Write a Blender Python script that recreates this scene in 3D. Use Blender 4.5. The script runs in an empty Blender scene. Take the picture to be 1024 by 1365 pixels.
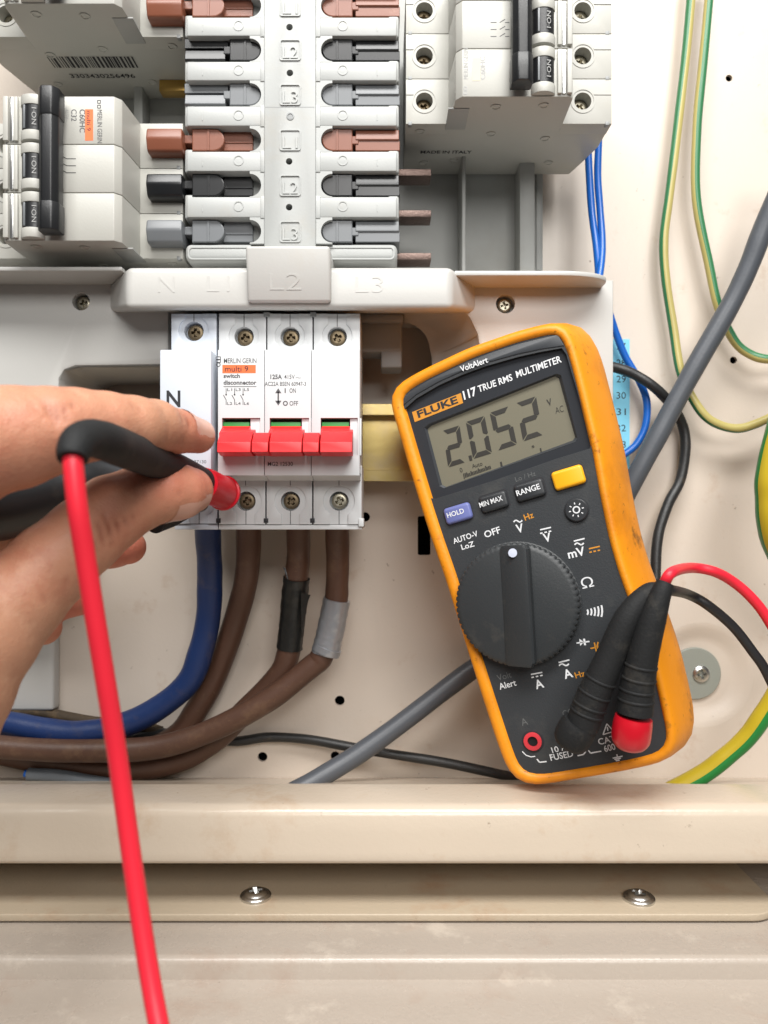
import bpy, bmesh, math, random
import numpy as np
from mathutils import Vector, Matrix
from mathutils.geometry import tessellate_polygon

random.seed(7)
R = math.radians
SC = bpy.context.scene
COL = SC.collection

# ------------------------------------------------------------------ camera, light, exposure
FPX, DIST = 1025.0, 290.0           # focal length in photo pixels, mm from the lens to the switch face
cam_d = bpy.data.cameras.new("camera")
cam = bpy.data.objects.new("camera", cam_d)
COL.objects.link(cam)
cam.location = (0, -DIST * .001, 0)
cam.rotation_euler = (R(90), 0, 0)
cam_d.sensor_fit = 'HORIZONTAL'
cam_d.sensor_width = 36
cam_d.lens = 36 * FPX / 1024
cam_d.clip_start = 0.01
cam_d.clip_end = 20
cam_d.dof.use_dof = True
cam_d.dof.focus_distance = 0.290
cam_d.dof.aperture_fstop = 17
SC.camera = cam

world = bpy.data.worlds.new("World")
SC.world = world
world.use_nodes = True
bg = world.node_tree.nodes["Background"]
bg.inputs[0].default_value = (0.95, 0.96, 1.0, 1)
bg.inputs[1].default_value = 0.085


def area(name, loc, target, sx, sy, power, col):
    l = bpy.data.lights.new(name, 'AREA')
    l.shape = 'RECTANGLE'
    l.size, l.size_y = sx * .001, sy * .001
    l.energy = power
    l.color = col
    o = bpy.data.objects.new(name, l)
    COL.objects.link(o)
    o.location = Vector(loc) * .001
    d = (Vector(target) - Vector(loc)).normalized()
    o.rotation_euler = d.to_track_quat('-Z', 'Y').to_euler()
    return o


# the strip lamp on the ceiling of the switch room, above the photographer
area("ceiling_lamp", (10, -460, 665), (0, 40, 0), 800, 260, 12.3, (1.0, 0.985, 0.96))
# unseen fill light added on the camera side, a little to the right
area("fill_light", (150, -900, 420), (0, 40, -20), 500, 300, 5.5, (1.0, 0.98, 0.95))

SC.view_settings.view_transform = 'Standard'
SC.view_settings.look = 'None'
SC.view_settings.exposure = -0.08
SC.view_settings.gamma = 1.0
SC.view_settings.use_curve_mapping = False
SC.cycles.use_denoising = True


# ------------------------------------------------------------------ helpers
def P(px, py, Y):
    """the point at depth Y (mm) seen at photo pixel px,py"""
    d = Y + DIST
    return Vector(((px - 512) / FPX * d, Y, -(py - 682.5) / FPX * d))


def sl(c):
    c = c / 255.0
    return c / 12.92 if c <= .04045 else ((c + .055) / 1.055) ** 2.4


def C(r, g, b):
    return (sl(r), sl(g), sl(b), 1)


MATS = {}


def mat(name, col, rough=.5, metal=0., var=.08, vs=45., bump=0., bs=900., coat=0., sss=0., dirt=None, spec=.5, rv=.0):
    m = bpy.data.materials.new(name)
    MATS[name] = m
    m.use_nodes = True
    nt = m.node_tree
    b = nt.nodes["Principled BSDF"]
    b.inputs["Roughness"].default_value = rough
    b.inputs["Metallic"].default_value = metal
    b.inputs["Specular IOR Level"].default_value = spec
    if coat:
        b.inputs["Coat Weight"].default_value = coat
        b.inputs["Coat Roughness"].default_value = .06
    N = nt.nodes.new
    L = nt.links.new
    geo = N("ShaderNodeNewGeometry")
    last = None

    def noise(scale, detail=5, rough_=.6):
        n = N("ShaderNodeTexNoise")
        n.inputs["Scale"].default_value = scale
        n.inputs["Detail"].default_value = detail
        n.inputs["Roughness"].default_value = rough_
        L(geo.outputs["Position"], n.inputs["Vector"])
        return n
    n1 = noise(vs)
    mx = N("ShaderNodeMix")
    mx.data_type = 'RGBA'
    lo = tuple(c * (1 - var) for c in col[:3]) + (1,)
    hi = tuple(min(1, c * (1 + var)) for c in col[:3]) + (1,)
    mx.inputs[6].default_value = lo
    mx.inputs[7].default_value = hi
    L(n1.outputs["Fac"], mx.inputs[0])
    last = mx.outputs[2]
    for dd in (dirt or []):
        dc, lo_, hi_, ds, amt = dd
        nd = noise(ds, 8, .68)
        rp = N("ShaderNodeMapRange")
        rp.inputs["From Min"].default_value = lo_
        rp.inputs["From Max"].default_value = hi_
        rp.inputs["To Max"].default_value = amt
        L(nd.outputs["Fac"], rp.inputs["Value"])
        m2 = N("ShaderNodeMix")
        m2.data_type = 'RGBA'
        m2.inputs[7].default_value = dc
        L(last, m2.inputs[6])
        L(rp.outputs[0], m2.inputs[0])
        last = m2.outputs[2]
    L(last, b.inputs["Base Color"])
    if rv:
        rr = N("ShaderNodeMapRange")
        rr.inputs["To Min"].default_value = max(.03, rough - rv)
        rr.inputs["To Max"].default_value = min(1, rough + rv)
        nr = noise(vs * 3)
        L(nr.outputs["Fac"], rr.inputs["Value"])
        L(rr.outputs[0], b.inputs["Roughness"])
    if bump:
        nb = noise(bs, 4)
        bp = N("ShaderNodeBump")
        bp.inputs["Strength"].default_value = bump
        bp.inputs["Distance"].default_value = .0006
        L(nb.outputs["Fac"], bp.inputs["Height"])
        L(bp.outputs[0], b.inputs["Normal"])
    if sss:
        b.inputs["Subsurface Weight"].default_value = sss
        b.inputs["Subsurface Radius"].default_value = (1.0, .35, .2)
        b.inputs["Subsurface Scale"].default_value = .003
    return m


class MB:
    def __init__(self):
        self.bm = bmesh.new()
        self.xf = None

    def v(self, p):
        p = Vector(p)
        if self.xf:
            p = self.xf(p)
        return self.bm.verts.new(p)

    def face(self, vs, mi=0):
        try:
            f = self.bm.faces.new(vs)
            f.material_index = mi
            return f
        except ValueError:
            return None

    def bevel(self, faces, w, seg=2):
        if w <= 0:
            return
        faces = [f for f in faces if f and f.is_valid]
        es = set()
        for f in faces:
            for e in f.edges:
                if len(e.link_faces) == 2 and e.calc_face_angle(0) > .35:
                    es.add(e)
        bmesh.ops.bevel(self.bm, geom=list(es), offset=w, segments=seg, profile=.5, affect='EDGES', clamp_overlap=True)

    def hexa(self, p, bev=0, seg=2, mi=0):
        """p: 8 points, front ring 0-3 then back ring 4-7"""
        vs = [self.v(q) for q in p]
        fs = [self.face([vs[i] for i in idx], mi) for idx in
              ((0, 1, 2, 3), (7, 6, 5, 4), (0, 4, 5, 1), (1, 5, 6, 2), (2, 6, 7, 3), (3, 7, 4, 0))]
        bmesh.ops.recalc_face_normals(self.bm, faces=fs)
        self.bevel(fs, bev, seg)

    def box(self, x0, x1, y0, y1, z0, z1, bev=0, seg=2, mi=0):
        self.hexa([(x0, y0, z0), (x1, y0, z0), (x1, y0, z1), (x0, y0, z1),
                   (x0, y1, z0), (x1, y1, z0), (x1, y1, z1), (x0, y1, z1)], bev, seg, mi)

    def pbox(self, x0, y0, x1, y1, Yf, Yb, bev=.5, seg=2, mi=0):
        """box whose front face shows as the pixel rectangle and runs straight back to Yb"""
        a = P(x0, y1, Yf)
        b = P(x1, y0, Yf)
        self.box(a.x, b.x, Yf, Yb, a.z, b.z, bev, seg, mi)

    def loft(self, loops, closed=True, cap0=False, cap1=False, mi=0):
        rows = [[self.v(p) for p in lp] for lp in loops]
        n = len(rows[0])
        fs = []
        for a, b in zip(rows, rows[1:]):
            for i in range(n if closed else n - 1):
                j = (i + 1) % n
                fs.append(self.face([a[i], a[j], b[j], b[i]], mi))
        if cap0:
            fs.append(self.face(rows[0][::-1], mi))
        if cap1:
            fs.append(self.face(rows[-1], mi))
        return fs

    def prism(self, prof, axis, a0, a1, bev=0, seg=2, mi=0):
        """prof: 2D points; axis 'x': (Y,z), 'z': (x,Y), 'y': (x,z)"""
        def mk(p, a):
            return {'x': (a, p[0], p[1]), 'z': (p[0], p[1], a), 'y': (p[0], a, p[1])}[axis]
        fs = self.loft([[mk(p, a0) for p in prof], [mk(p, a1) for p in prof]], True, True, True, mi)
        bmesh.ops.recalc_face_normals(self.bm, faces=[f for f in fs if f])
        self.bevel(fs, bev, seg)

    def plate(self, outer, holes, Yf, Yb, back=False, mp=None, bev=0):
        """flat plate with holes, 2D points (x,z) in mm"""
        mp = mp or (lambda p, y: (p[0], y, p[1]))
        rings = []
        if bev:
            sg = 1 if Yb > Yf else -1
            full = outer
            outer = inset(full, bev)
            rings = [[self.v(mp(p, Yf + sg * bev * .3)) for p in inset(full, bev * .3)], [self.v(mp(p, Yf + sg * bev)) for p in full]]
        loops = [outer] + list(holes)
        fr, bk = [], []
        for k_, lp in enumerate(loops):
            fr.append([self.v(mp(p, Yf)) for p in lp])
            bk.append([self.v(mp(p, Yb)) for p in (full if bev and k_ == 0 else lp)])
        tri = tessellate_polygon([[Vector((p[0], p[1], 0)) for p in lp] for lp in loops])
        flat = [v for l in fr for v in l]
        flb = [v for l in bk for v in l]
        fs = []
        for t in tri:
            fs.append(self.face([flat[i] for i in t]))
            if back:
                fs.append(self.face([flb[i] for i in reversed(t)]))
        for k_, (a, b) in enumerate(zip(fr, bk)):
            chain = [a] + (rings if k_ == 0 else []) + [b]
            n = len(a)
            for a_, b_ in zip(chain, chain[1:]):
                for i in range(n):
                    j = (i + 1) % n
                    fs.append(self.face([a_[i], a_[j], b_[j], b_[i]]))
        bmesh.ops.recalc_face_normals(self.bm, faces=[f for f in fs if f])

    def lathe(self, prof, c, n, seg=32, mi=0, cap=True, ref=None):
        """prof: (radius, height along n)"""
        n = Vector(n).normalized()
        a = n.orthogonal().normalized() if ref is None else (Vector(ref) - n * Vector(ref).dot(n)).normalized()
        b = n.cross(a)
        c = Vector(c)
        loops = []
        for r, h in prof:
            loops.append([c + n * h + (a * math.cos(t) + b * math.sin(t)) * r for t in
                          [2 * math.pi * i / seg for i in range(seg)]])
        self.loft(loops, True, cap, cap, mi)

    def tube(self, pts, rad, seg=16, stripe=None, twist=0., cap=True, samples=8, raw=False, wob=0.):
        if not raw:
            pts = spline(pts, samples)
        pts = [Vector(p) for p in pts]
        n = len(pts)
        rads = rad if isinstance(rad, (list, tuple)) else [rad] * 2
        t0 = (pts[1] - pts[0]).normalized()
        a = t0.orthogonal().normalized()
        if abs(t0.y) < .9:
            a = (Vector((0, -1, 0)) - t0 * -t0.y).normalized()
        loops = []
        acc = 0
        for i, p in enumerate(pts):
            t = (pts[min(i + 1, n - 1)] - pts[max(i - 1, 0)]).normalized()
            a = (a - t * a.dot(t)).normalized()
            b = t.cross(a)
            s = i / (n - 1)
            k = s * (len(rads) - 1)
            k0 = min(int(k), len(rads) - 2)
            r = rads[k0] + (rads[k0 + 1] - rads[k0]) * (k - k0)
            if i:
                acc += (p - pts[i - 1]).length * twist
            r *= 1 + wob * (math.sin(i * .37 + pts[0].x) + .6 * math.sin(i * .91 + 2))
            p = p + (a * math.sin(i * .29 + pts[0].z) + b * math.sin(i * .43)) * r * wob * 1.6
            loops.append([p + (a * math.cos(q + acc) + b * math.sin(q + acc)) * r for q in
                          [2 * math.pi * j / seg for j in range(seg)]])
        fs = self.loft(loops, True, cap, cap)
        if stripe:
            for k, f in enumerate(fs[:(n - 1) * seg]):
                if f and (k % seg) in stripe:
                    f.material_index = 1

    def build(self, name, m, parent=None, origin=None, smooth=35):
        bm = self.bm
        if origin is None:
            if parent is not None:
                origin = ORG[parent.name]
            else:
                vs = [v.co for v in bm.verts]
                origin = Vector((sum(v.x for v in vs) / len(vs), sum(v.y for v in vs) / len(vs), min(v.z for v in vs)))
        origin = Vector(origin)
        for v in bm.verts:
            v.co = (v.co - origin) * .001
        me = bpy.data.meshes.new(name)
        bm.to_mesh(me)
        bm.free()
        for mm in (m if isinstance(m, (list, tuple)) else [m]):
            me.materials.append(MATS[mm])
        if smooth:
            me.polygons.foreach_set("use_smooth", [True] * len(me.polygons))
            me.set_sharp_from_angle(angle=R(smooth))
        o = bpy.data.objects.new(name, me)
        COL.objects.link(o)
        if parent is not None:
            o.parent = parent
            o.location = (origin - ORG[parent.name]) * .001
        else:
            o.location = origin * .001
        ORG[o.name] = origin
        return o


ORG = {}


def inset(pts, d):
    """polygon moved inwards by d (mitred)"""
    n = len(pts)
    ar = sum(pts[i][0] * pts[(i + 1) % n][1] - pts[(i + 1) % n][0] * pts[i][1] for i in range(n))
    sg = 1 if ar > 0 else -1
    out = []
    for i in range(n):
        p0, p1, p2 = Vector(pts[i - 1][:2]), Vector(pts[i][:2]), Vector(pts[(i + 1) % n][:2])
        a, b = (p1 - p0), (p2 - p1)
        if a.length < 1e-9 or b.length < 1e-9:
            out.append(tuple(p1))
            continue
        a.normalize()
        b.normalize()
        na, nb_ = Vector((-a.y, a.x)) * sg, Vector((-b.y, b.x)) * sg
        m = na + nb_
        k = m.length_squared
        m = m * (2 / k) if k > .3 else na
        out.append(tuple(p1 + m * d))
    return out


def spline(pts, m=8):
    pts = [Vector(p) for p in pts]
    q = [pts[0] * 2 - pts[1]] + pts + [pts[-1] * 2 - pts[-2]]
    out = []
    for i in range(1, len(q) - 2):
        p0, p1, p2, p3 = q[i - 1:i + 3]
        for k in range(m):
            t = k / m
            out.append(.5 * (2 * p1 + (p2 - p0) * t + (2 * p0 - 5 * p1 + 4 * p2 - p3) * t * t + (3 * p1 - p0 - 3 * p2 + p3) * t ** 3))
    out.append(pts[-1])
    return out


def circ(cx, cz, r, n=24, a0=0., a1=2 * math.pi, end=False):
    m = n - 1 if end else n
    return [(cx + r * math.cos(a0 + (a1 - a0) * i / m), cz + r * math.sin(a0 + (a1 - a0) * i / m)) for i in range(n)]


def rrect(x0, z0, x1, z1, r, n=5):
    out = []
    for cx, cz, s in ((x1 - r, z0 + r, -90), (x1 - r, z1 - r, 0), (x0 + r, z1 - r, 90), (x0 + r, z0 + r, 180)):
        for i in range(n):
            t = R(s + 90 * i / (n - 1))
            out.append((cx + r * math.cos(t), cz + r * math.sin(t)))
    return out


def thing(name, label, cat, org, group=None):
    o = bpy.data.objects.new(name, None)
    COL.objects.link(o)
    o.empty_display_size = .01
    o.location = Vector(org) * .001
    ORG[o.name] = Vector(org)
    return tag(o, label, cat, group)


def tag(o, label=None, cat=None, group=None, kind=None):
    if label:
        o["label"] = label
    if cat:
        o["category"] = cat
    if group:
        o["group"] = group
    if kind:
        o["kind"] = kind
    return o


TXT = {}


def glyphs(s, bold):
    k = (s, bold)
    if k not in TXT:
        cu = bpy.data.curves.new("lettering_source", 'FONT')
        cu.body = s
        cu.resolution_u = 3
        cu.offset = bold
        ob = bpy.data.objects.new("lettering_source", cu)
        COL.objects.link(ob)
        me = bpy.data.meshes.new_from_object(ob)
        TXT[k] = ([tuple(v.co[:2]) for v in me.vertices], [tuple(p.vertices) for p in me.polygons])
        bpy.data.objects.remove(ob)
        bpy.data.curves.remove(cu)
        bpy.data.meshes.remove(me)
    return TXT[k]


def text(mb, s, o, r, n, h, w=None, bold=0., center=False, ext=0., slant=0.):
    """letters of cap height h from point o along r, on a surface with outward normal n"""
    vs, fs = glyphs(s, bold)
    if not vs:
        return
    r = Vector(r).normalized()
    n = Vector(n).normalized()
    u = n.cross(r)
    x0 = min(v[0] for v in vs)
    x1 = max(v[0] for v in vs)
    sy = h / .70
    sx = w / (x1 - x0) if w else sy
    off = -(x1 - x0) * sx / 2 if center else 0
    o = Vector(o)

    def pt(v, e):
        y = v[1] * sy
        return o + r * ((v[0] - x0) * sx + off + y * slant) + u * (y - (h / 2 if center else 0)) + n * e
    a = [mb.v(pt(v, ext)) for v in vs]
    for f in fs:
        mb.face([a[i] for i in f])
    if ext:
        b = [mb.v(pt(v, 0)) for v in vs]
        cnt = {}
        for f in fs:
            for i in range(len(f)):
                e = (f[i], f[(i + 1) % len(f)])
                cnt[tuple(sorted(e))] = cnt.get(tuple(sorted(e)), 0) + 1
        for (i, j), c in cnt.items():
            if c == 1:
                mb.face([a[i], a[j], b[j], b[i]])


def ptext(mb, s, a, b, h, Y, bold=0., **k):
    """text on a plane facing the camera at depth Y: baseline pixel a to pixel b, cap height h pixels"""
    A = P(a[0], a[1], Y)
    B = P(b[0], b[1], Y)
    text(mb, s, A, B - A, (0, -1, 0), h / FPX * (Y + DIST), (B - A).length, bold, **k)


def pline(mb, a, b, wpx, Y):
    A = P(a[0], a[1], Y)
    B = P(b[0], b[1], Y)
    d = (B - A).normalized()
    s = d.cross(Vector((0, -1, 0))) * (wpx / FPX * (Y + DIST) / 2)
    mb.face([mb.v(A - s), mb.v(B - s), mb.v(B + s), mb.v(A + s)])


# ------------------------------------------------------------------ materials
RUST = C(150, 105, 60)
mat("cream_paint", C(212, 200, 187), .33, var=.03, vs=14, bump=.10, bs=700, rv=.06,
    dirt=[(C(172, 134, 98), .59, .72, 40, .4), (C(104, 80, 58), .665, .72, 230, .75), (C(192, 172, 146), .52, .7, 9, .3)])
mat("ledge_paint", C(203, 189, 171), .22, var=.04, vs=16, bump=.16, bs=480, rv=.08,
    dirt=[(C(172, 130, 84), .56, .74, 34, .38), (C(100, 76, 54), .66, .74, 230, .6)])
mat("flange_paint", C(184, 169, 147), .38, var=.05, vs=20, bump=.28, bs=650, rv=.08,
    dirt=[(C(168, 128, 96), .52, .70, 34, .5), (C(94, 74, 56), .66, .74, 240, .6)])
mat("rim_paint", C(178, 167, 155), .27, var=.05, vs=22, bump=.2, bs=520, rv=.1,
    dirt=[(C(158, 124, 104), .54, .74, 42, .32), (C(214, 204, 190), .58, .70, 60, .4), (C(94, 74, 56), .66, .74, 260, .6)])
mat("hole_dark", (.006, .006, .006, 1), .9)
mat("white_plastic", C(208, 210, 211), .42, var=.015, bump=.05, bs=1500, dirt=[(C(206, 200, 188), .58, .8, 40, .3)])
mat("neutral_plastic", C(203, 209, 218), .42, var=.015, bump=.05, bs=1500)
mat("grey_plastic", C(170, 172, 170), .40, var=.03, vs=30, bump=.08, bs=1400, dirt=[(C(168, 160, 146), .55, .8, 60, .4)])
mat("breaker_plastic", C(178, 177, 170), .42, var=.03, vs=30, bump=.07, bs=1400, dirt=[(C(176, 166, 148), .57, .8, 50, .35)])
mat("cover_plastic", C(192, 191, 187), .38, var=.02, vs=20, bump=.06, bs=1100, dirt=[(C(184, 170, 148), .57, .8, 22, .3)])
mat("tray_plastic", C(160, 161, 158), .5, var=.05, vs=30, bump=.08, bs=900, dirt=[(C(140, 134, 122), .5, .8, 40, .4)])
mat("rib_grey", C(140, 142, 142), .45, var=.05)
mat("red_plastic", C(222, 34, 40), .42, var=.03, bump=.04, bs=1500)
mat("green_flag", C(46, 140, 62), .5)
mat("dark_slot", C(86, 30, 30), .6)
mat("black_plastic", C(27, 28, 30), .38, var=.1, bump=.08, bs=1400, dirt=[(C(86, 82, 76), .56, .8, 60, .3)])
mat("brown_tab", C(128, 76, 56), .36, var=.06, bump=.04, dirt=[(C(190, 150, 130), .6, .8, 70, .4)])
mat("black_tab", C(26, 27, 29), .3, var=.1)
mat("grey_tab", C(108, 111, 114), .36, var=.05)
mat("copper", C(112, 96, 90), .48, 1., var=.25, vs=400, bump=.5, bs=900)
mat("brass", C(196, 160, 92), .35, 1., var=.2, vs=120)
mat("zinc_yellow", C(206, 184, 120), .3, .9, var=.16, vs=50, bump=.05, bs=300, dirt=[(C(196, 178, 150), .45, .7, 60, .6)])
mat("screw_metal", C(176, 170, 152), .38, 1., var=.25, vs=300)
mat("old_screw", C(128, 114, 92), .45, 1., var=.4, vs=400)
mat("bright_screw", C(206, 206, 204), .3, 1., var=.12, vs=200, bump=.1)
mat("washer_grey", C(146, 150, 142), .5, .0, var=.06, vs=60, bump=.1, dirt=[(C(120, 112, 96), .6, .8, 90, .5)])
mat("print_black", C(38, 38, 42), .6, var=0)
mat("print_grey", C(84, 84, 86), .6, var=0)
mat("print_faint", C(164, 164, 162), .6, var=0)
mat("print_white", C(226, 228, 230), .5, var=0)
mat("print_dim", C(96, 98, 98), .5, var=0)
mat("print_orange", C(240, 112, 58), .5, var=.04)
mat("print_amber", C(206, 140, 46), .5, var=.04)
mat("faded_orange", C(230, 190, 168), .5, var=.05)
mat("cable_blue", C(24, 48, 96), .42, var=.12, vs=60, bump=.18, bs=900, dirt=[(C(104, 92, 78), .56, .74, 55, .35)])
mat("cable_brown", C(84, 58, 45), .45, var=.12, vs=60, bump=.2, bs=900, dirt=[(C(140, 112, 84), .54, .74, 55, .4), (C(150, 124, 94), .62, .7, 260, .25)])
mat("cable_black", C(38, 38, 38), .42, var=.2, vs=80, bump=.2, bs=900, dirt=[(C(112, 94, 70), .58, .76, 90, .5)])
mat("cable_dusty", C(70, 58, 44), .8, var=.3, vs=200, bump=.5, bs=700, dirt=[(C(128, 104, 72), .5, .7, 150, .7)])
mat("cable_grey", C(80, 84, 90), .42, var=.05, vs=60, bump=.1, bs=900)
mat("wire_blue", C(22, 96, 186), .3, var=.06)
mat("earth_yellow", C(178, 166, 102), .36, var=.05, vs=60, dirt=[(C(170, 150, 90), .55, .8, 80, .4)])
mat("earth_green", C(50, 116, 74), .36, var=.05, vs=60)
mat("earth_yellow_deep", C(190, 168, 40), .36, var=.05, vs=60)
mat("earth_green_deep", C(22, 126, 54), .36, var=.05, vs=60)
mat("tape_black", C(28, 29, 28), .36, var=.2, vs=150, bump=.5, bs=350)
mat("tape_silver", C(160, 162, 166), .3, .55, var=.06, vs=150, bump=.5, bs=300)
mat("lead_red", C(232, 40, 58), .42, var=.03, vs=60)
mat("lead_black", C(36, 37, 39), .5, var=.1, bump=.15, bs=900)
mat("probe_black", C(27, 28, 29), .7, spec=.35, var=.12, vs=90, bump=.3, bs=1100, dirt=[(C(100, 94, 84), .56, .8, 80, .35)])
mat("probe_red", C(196, 18, 36), .32, var=.04, coat=.15)
mat("holster", C(232, 144, 12), .5, var=.06, vs=40, bump=.2, bs=700, dirt=[(C(186, 108, 10), .48, .68, 34, .6), (C(74, 46, 14), .59, .67, 62, .7), (C(90, 58, 22), .62, .68, 260, .6)], rv=.1)
mat("meter_face", C(48, 51, 54), .52, var=.05, vs=60, bump=.16, bs=1500, dirt=[(C(98, 96, 90), .56, .8, 40, .35)])
mat("meter_band", C(58, 61, 65), .42, var=.04, bump=.05)
mat("bezel", C(52, 54, 58), .16, var=.05, coat=.6)
mat("bezel_side", C(58, 61, 66), .35, var=.1)
mat("lcd", C(118, 114, 98), .35, var=.02, vs=20, coat=.35)
mat("lcd_ink", C(48, 46, 42), .5, var=0)
mat("button_dark", C(46, 48, 51), .4, var=.05, bump=.05)
mat("button_blue", C(104, 112, 168), .4, var=.05)
mat("button_yellow", C(246, 176, 26), .4, var=.04)
mat("dial_grey", C(46, 49, 51), .48, var=.06, vs=60, bump=.1, bs=1200, dirt=[(C(104, 98, 88), .57, .8, 70, .4)])
mat("dial_dot", C(206, 212, 230), .5)
mat("jack_red", C(206, 58, 66), .4)
mat("strip_blue", C(128, 206, 232), .5, var=.02)
mat("grey_sheath", C(104, 110, 116), .5)
mat("nail", C(212, 164, 146), .28, var=.04, sss=.1, vs=200)


# ------------------------------------------------------------------ the enclosure: back panel, ledge, flange, rim
PY = 75.0
holes_px = [(972, 104, 4.6), (978, 480, 4.8), (453, 934, 6.6), (350, 1009, 6.4), (447, 1008, 6.2), (487, 689, 6.2), (338, 716, 0), (1016, 770, 0)]
mb = MB()
hl = []
for px, py, r in holes_px:
    if r:
        c = P(px, py, PY)
        hl.append(circ(c.x, c.z, r / FPX * (PY + DIST), 20))
s0, s1 = P(557, 740, PY), P(574, 688, PY)
hl.append(rrect(s0.x, s0.z, s1.x, s1.z, .8, 3))
dc = P(935, 900, PY)
DIMR = 25
hl.append(circ(dc.x, dc.z, DIMR, 48))
mb.plate([(-290, -129), (290, -129), (290, 330), (-290, 330)], hl, PY, PY + 1.6)
panel = tag(mb.build("back_panel", "cream_paint", smooth=0), kind="structure")
mb = MB()
mb.lathe([(DIMR, 0), (DIMR - 1, -.12), (DIMR - 3, -.7), (DIMR - 6, -2.2), (DIMR - 8.5, -3.2), (DIMR - 10, -3.5), (0.01, -3.5)],
         (dc.x, PY, dc.z), (0, -1, 0), 64, cap=False)
mb.build("pressed_dimple", "cream_paint", panel, smooth=60)
mb = MB()
mb.box(-290, 290, PY + 20, PY + 21, -140, 330)  # added black sheet, stands in for the shade behind the holes
mb.build("shade_backing", "hole_dark", panel, smooth=0)


def arc2(c, r, a0, a1, n=6):
    return [(c[0] + r * math.cos(R(a0 + (a1 - a0) * i / (n - 1))), c[1] + r * math.sin(R(a0 + (a1 - a0) * i / (n - 1)))) for i in range(n)]


# ledge profile in (Y,z): sloping inner floor, small back lip, flat top, rounded nose, face, underside
ZL = -103.4
prof = [(PY + .8, -126.3), (3.2, -106.2), (2.6, ZL - .2), (1.8, ZL)]
prof += [(-15, ZL)]
prof += arc2((-16.5, ZL - 4.5), 4.5, 90, 165, 7)
prof += [(-21.6, ZL - 9), (-22.2, ZL - 15)] + arc2((-20.2, ZL - 17.5), 2.2, 185, 290, 5) + [(-10, ZL - 20), (PY + 1, -130)]
mb = MB()
mb.prism(prof, 'x', -290, 290)
tag(mb.build("bottom_ledge", "ledge_paint", smooth=40), kind="structure")

# screwed flange below the ledge, its right corner rounded
fz = -140.0
fr_edge = -22.5
xr = P(1050, 1218, fr_edge).x
out = [(-290, 40), (-290, fr_edge)] + [(xr - 12 + 12 * math.sin(R(t)), fr_edge + 12 - 12 * math.cos(R(t))) for t in range(0, 91, 10)] + [(xr, 40)]
mb = MB()
fs = mb.loft([[(p[0], p[1], fz - 2.6) for p in out], [(p[0], p[1], fz) for p in out]], True, True, True)
bmesh.ops.recalc_face_normals(mb.bm, faces=[f for f in fs if f])
mb.bevel(fs, .5, 3)
tag(mb.build("flange_plate", "flange_paint", smooth=40), kind="structure")
# outer rim
rz = fz - 3.3
prof = [(45, rz)] + [(-40.5, rz)] + arc2((-41, rz - 2.4), 2.4, 90, 172, 6) + [(-43.9, rz - 6.4)] + [(-60, rz - 6.9), (-100, rz - 6.2), (-135, rz - 6), (-135, rz - 20), (45, rz - 20)]
mb = MB()
mb.prism(prof, 'x', -290, 290)
tag(mb.build("enclosure_rim", "rim_paint", smooth=30), kind="structure")
mb = MB()
mb.box(-290, 290, 40, 44, -160, -124)
tag(mb.build("enclosure_back_wall", "flange_paint", smooth=0), kind="structure")


def cross_hole(r, w, rot=0.):
    q = []
    for k in range(4):
        a = R(90 * k + rot)
        for (x, y) in ((w, -0.0), ):
            pass
        for (x, y) in ((r, -w), (r, w), (w, w)):
            q.append((x * math.cos(a) - y * math.sin(a), x * math.sin(a) + y * math.cos(a)))
    return q


def frame(o, n, up):
    n = Vector(n).normalized()
    up = (Vector(up) - n * Vector(up).dot(n)).normalized()
    r = up.cross(n)
    o = Vector(o)
    return lambda p: o + r * p[0] + up * p[1] + n * p[2]


def screw_head(mb, o, n, rad, dome=.0, rot=0., up=(0, 0, 1), slot=True, cw=.16):
    """cross-recess screw head: domed ring, recess with walls and floor"""
    fr = frame(o, n, up if abs(Vector(n).normalized().dot(Vector(up))) < .9 else (0, 1, 0))
    old = mb.xf
    mb.xf = lambda p: fr(p)
    loops = []
    for rr, h in ((1.0, -rad * .35), (1.0, 0), (.93, dome * .35), (.8, dome * .75), (.66, dome)):
        loops.append([(rad * rr * math.cos(t), rad * rr * math.sin(t), h) for t in [2 * math.pi * i / 32 for i in range(32)]])
    mb.loft(loops)
    outer = [(rad * .66 * math.cos(2 * math.pi * i / 32), rad * .66 * math.sin(2 * math.pi * i / 32)) for i in range(32)]
    ch = cross_hole(rad * .56, rad * cw, rot)
    mb.plate(outer, [ch], dome, dome - rad * .02, mp=lambda p, y: (p[0], p[1], y))
    inner = [(p[0] * .55, p[1] * .55) for p in ch]
    mb.loft([[(p[0], p[1], dome) for p in ch], [(p[0], p[1], dome - rad * .5) for p in inner]], True, False, True)
    mb.xf = old


for px, py, lab in ((341, 1196, "silver pan head screw in the flange below the ledge, left one"), (852, 1199, "silver pan head screw in the flange below the ledge, right one")):
    d = -fz * FPX / (py - 682.5)
    c = Vector(((px - 512) / FPX * d, d - DIST, fz))
    mb = MB()
    mb.lathe([(5.6, 0), (5.6, .9), (5.2, 1.35), (4.4, 1.6)], c, (0, 0, 1), 40, cap=False)
    screw_head(mb, c + Vector((0, 0, 1.6)), (0, 0, 1), 4.4, dome=.9, rot=20 if px < 500 else 48)
    tag(mb.build("screw", "bright_screw", smooth=40), lab, "screw", "screws in the flange")

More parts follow.
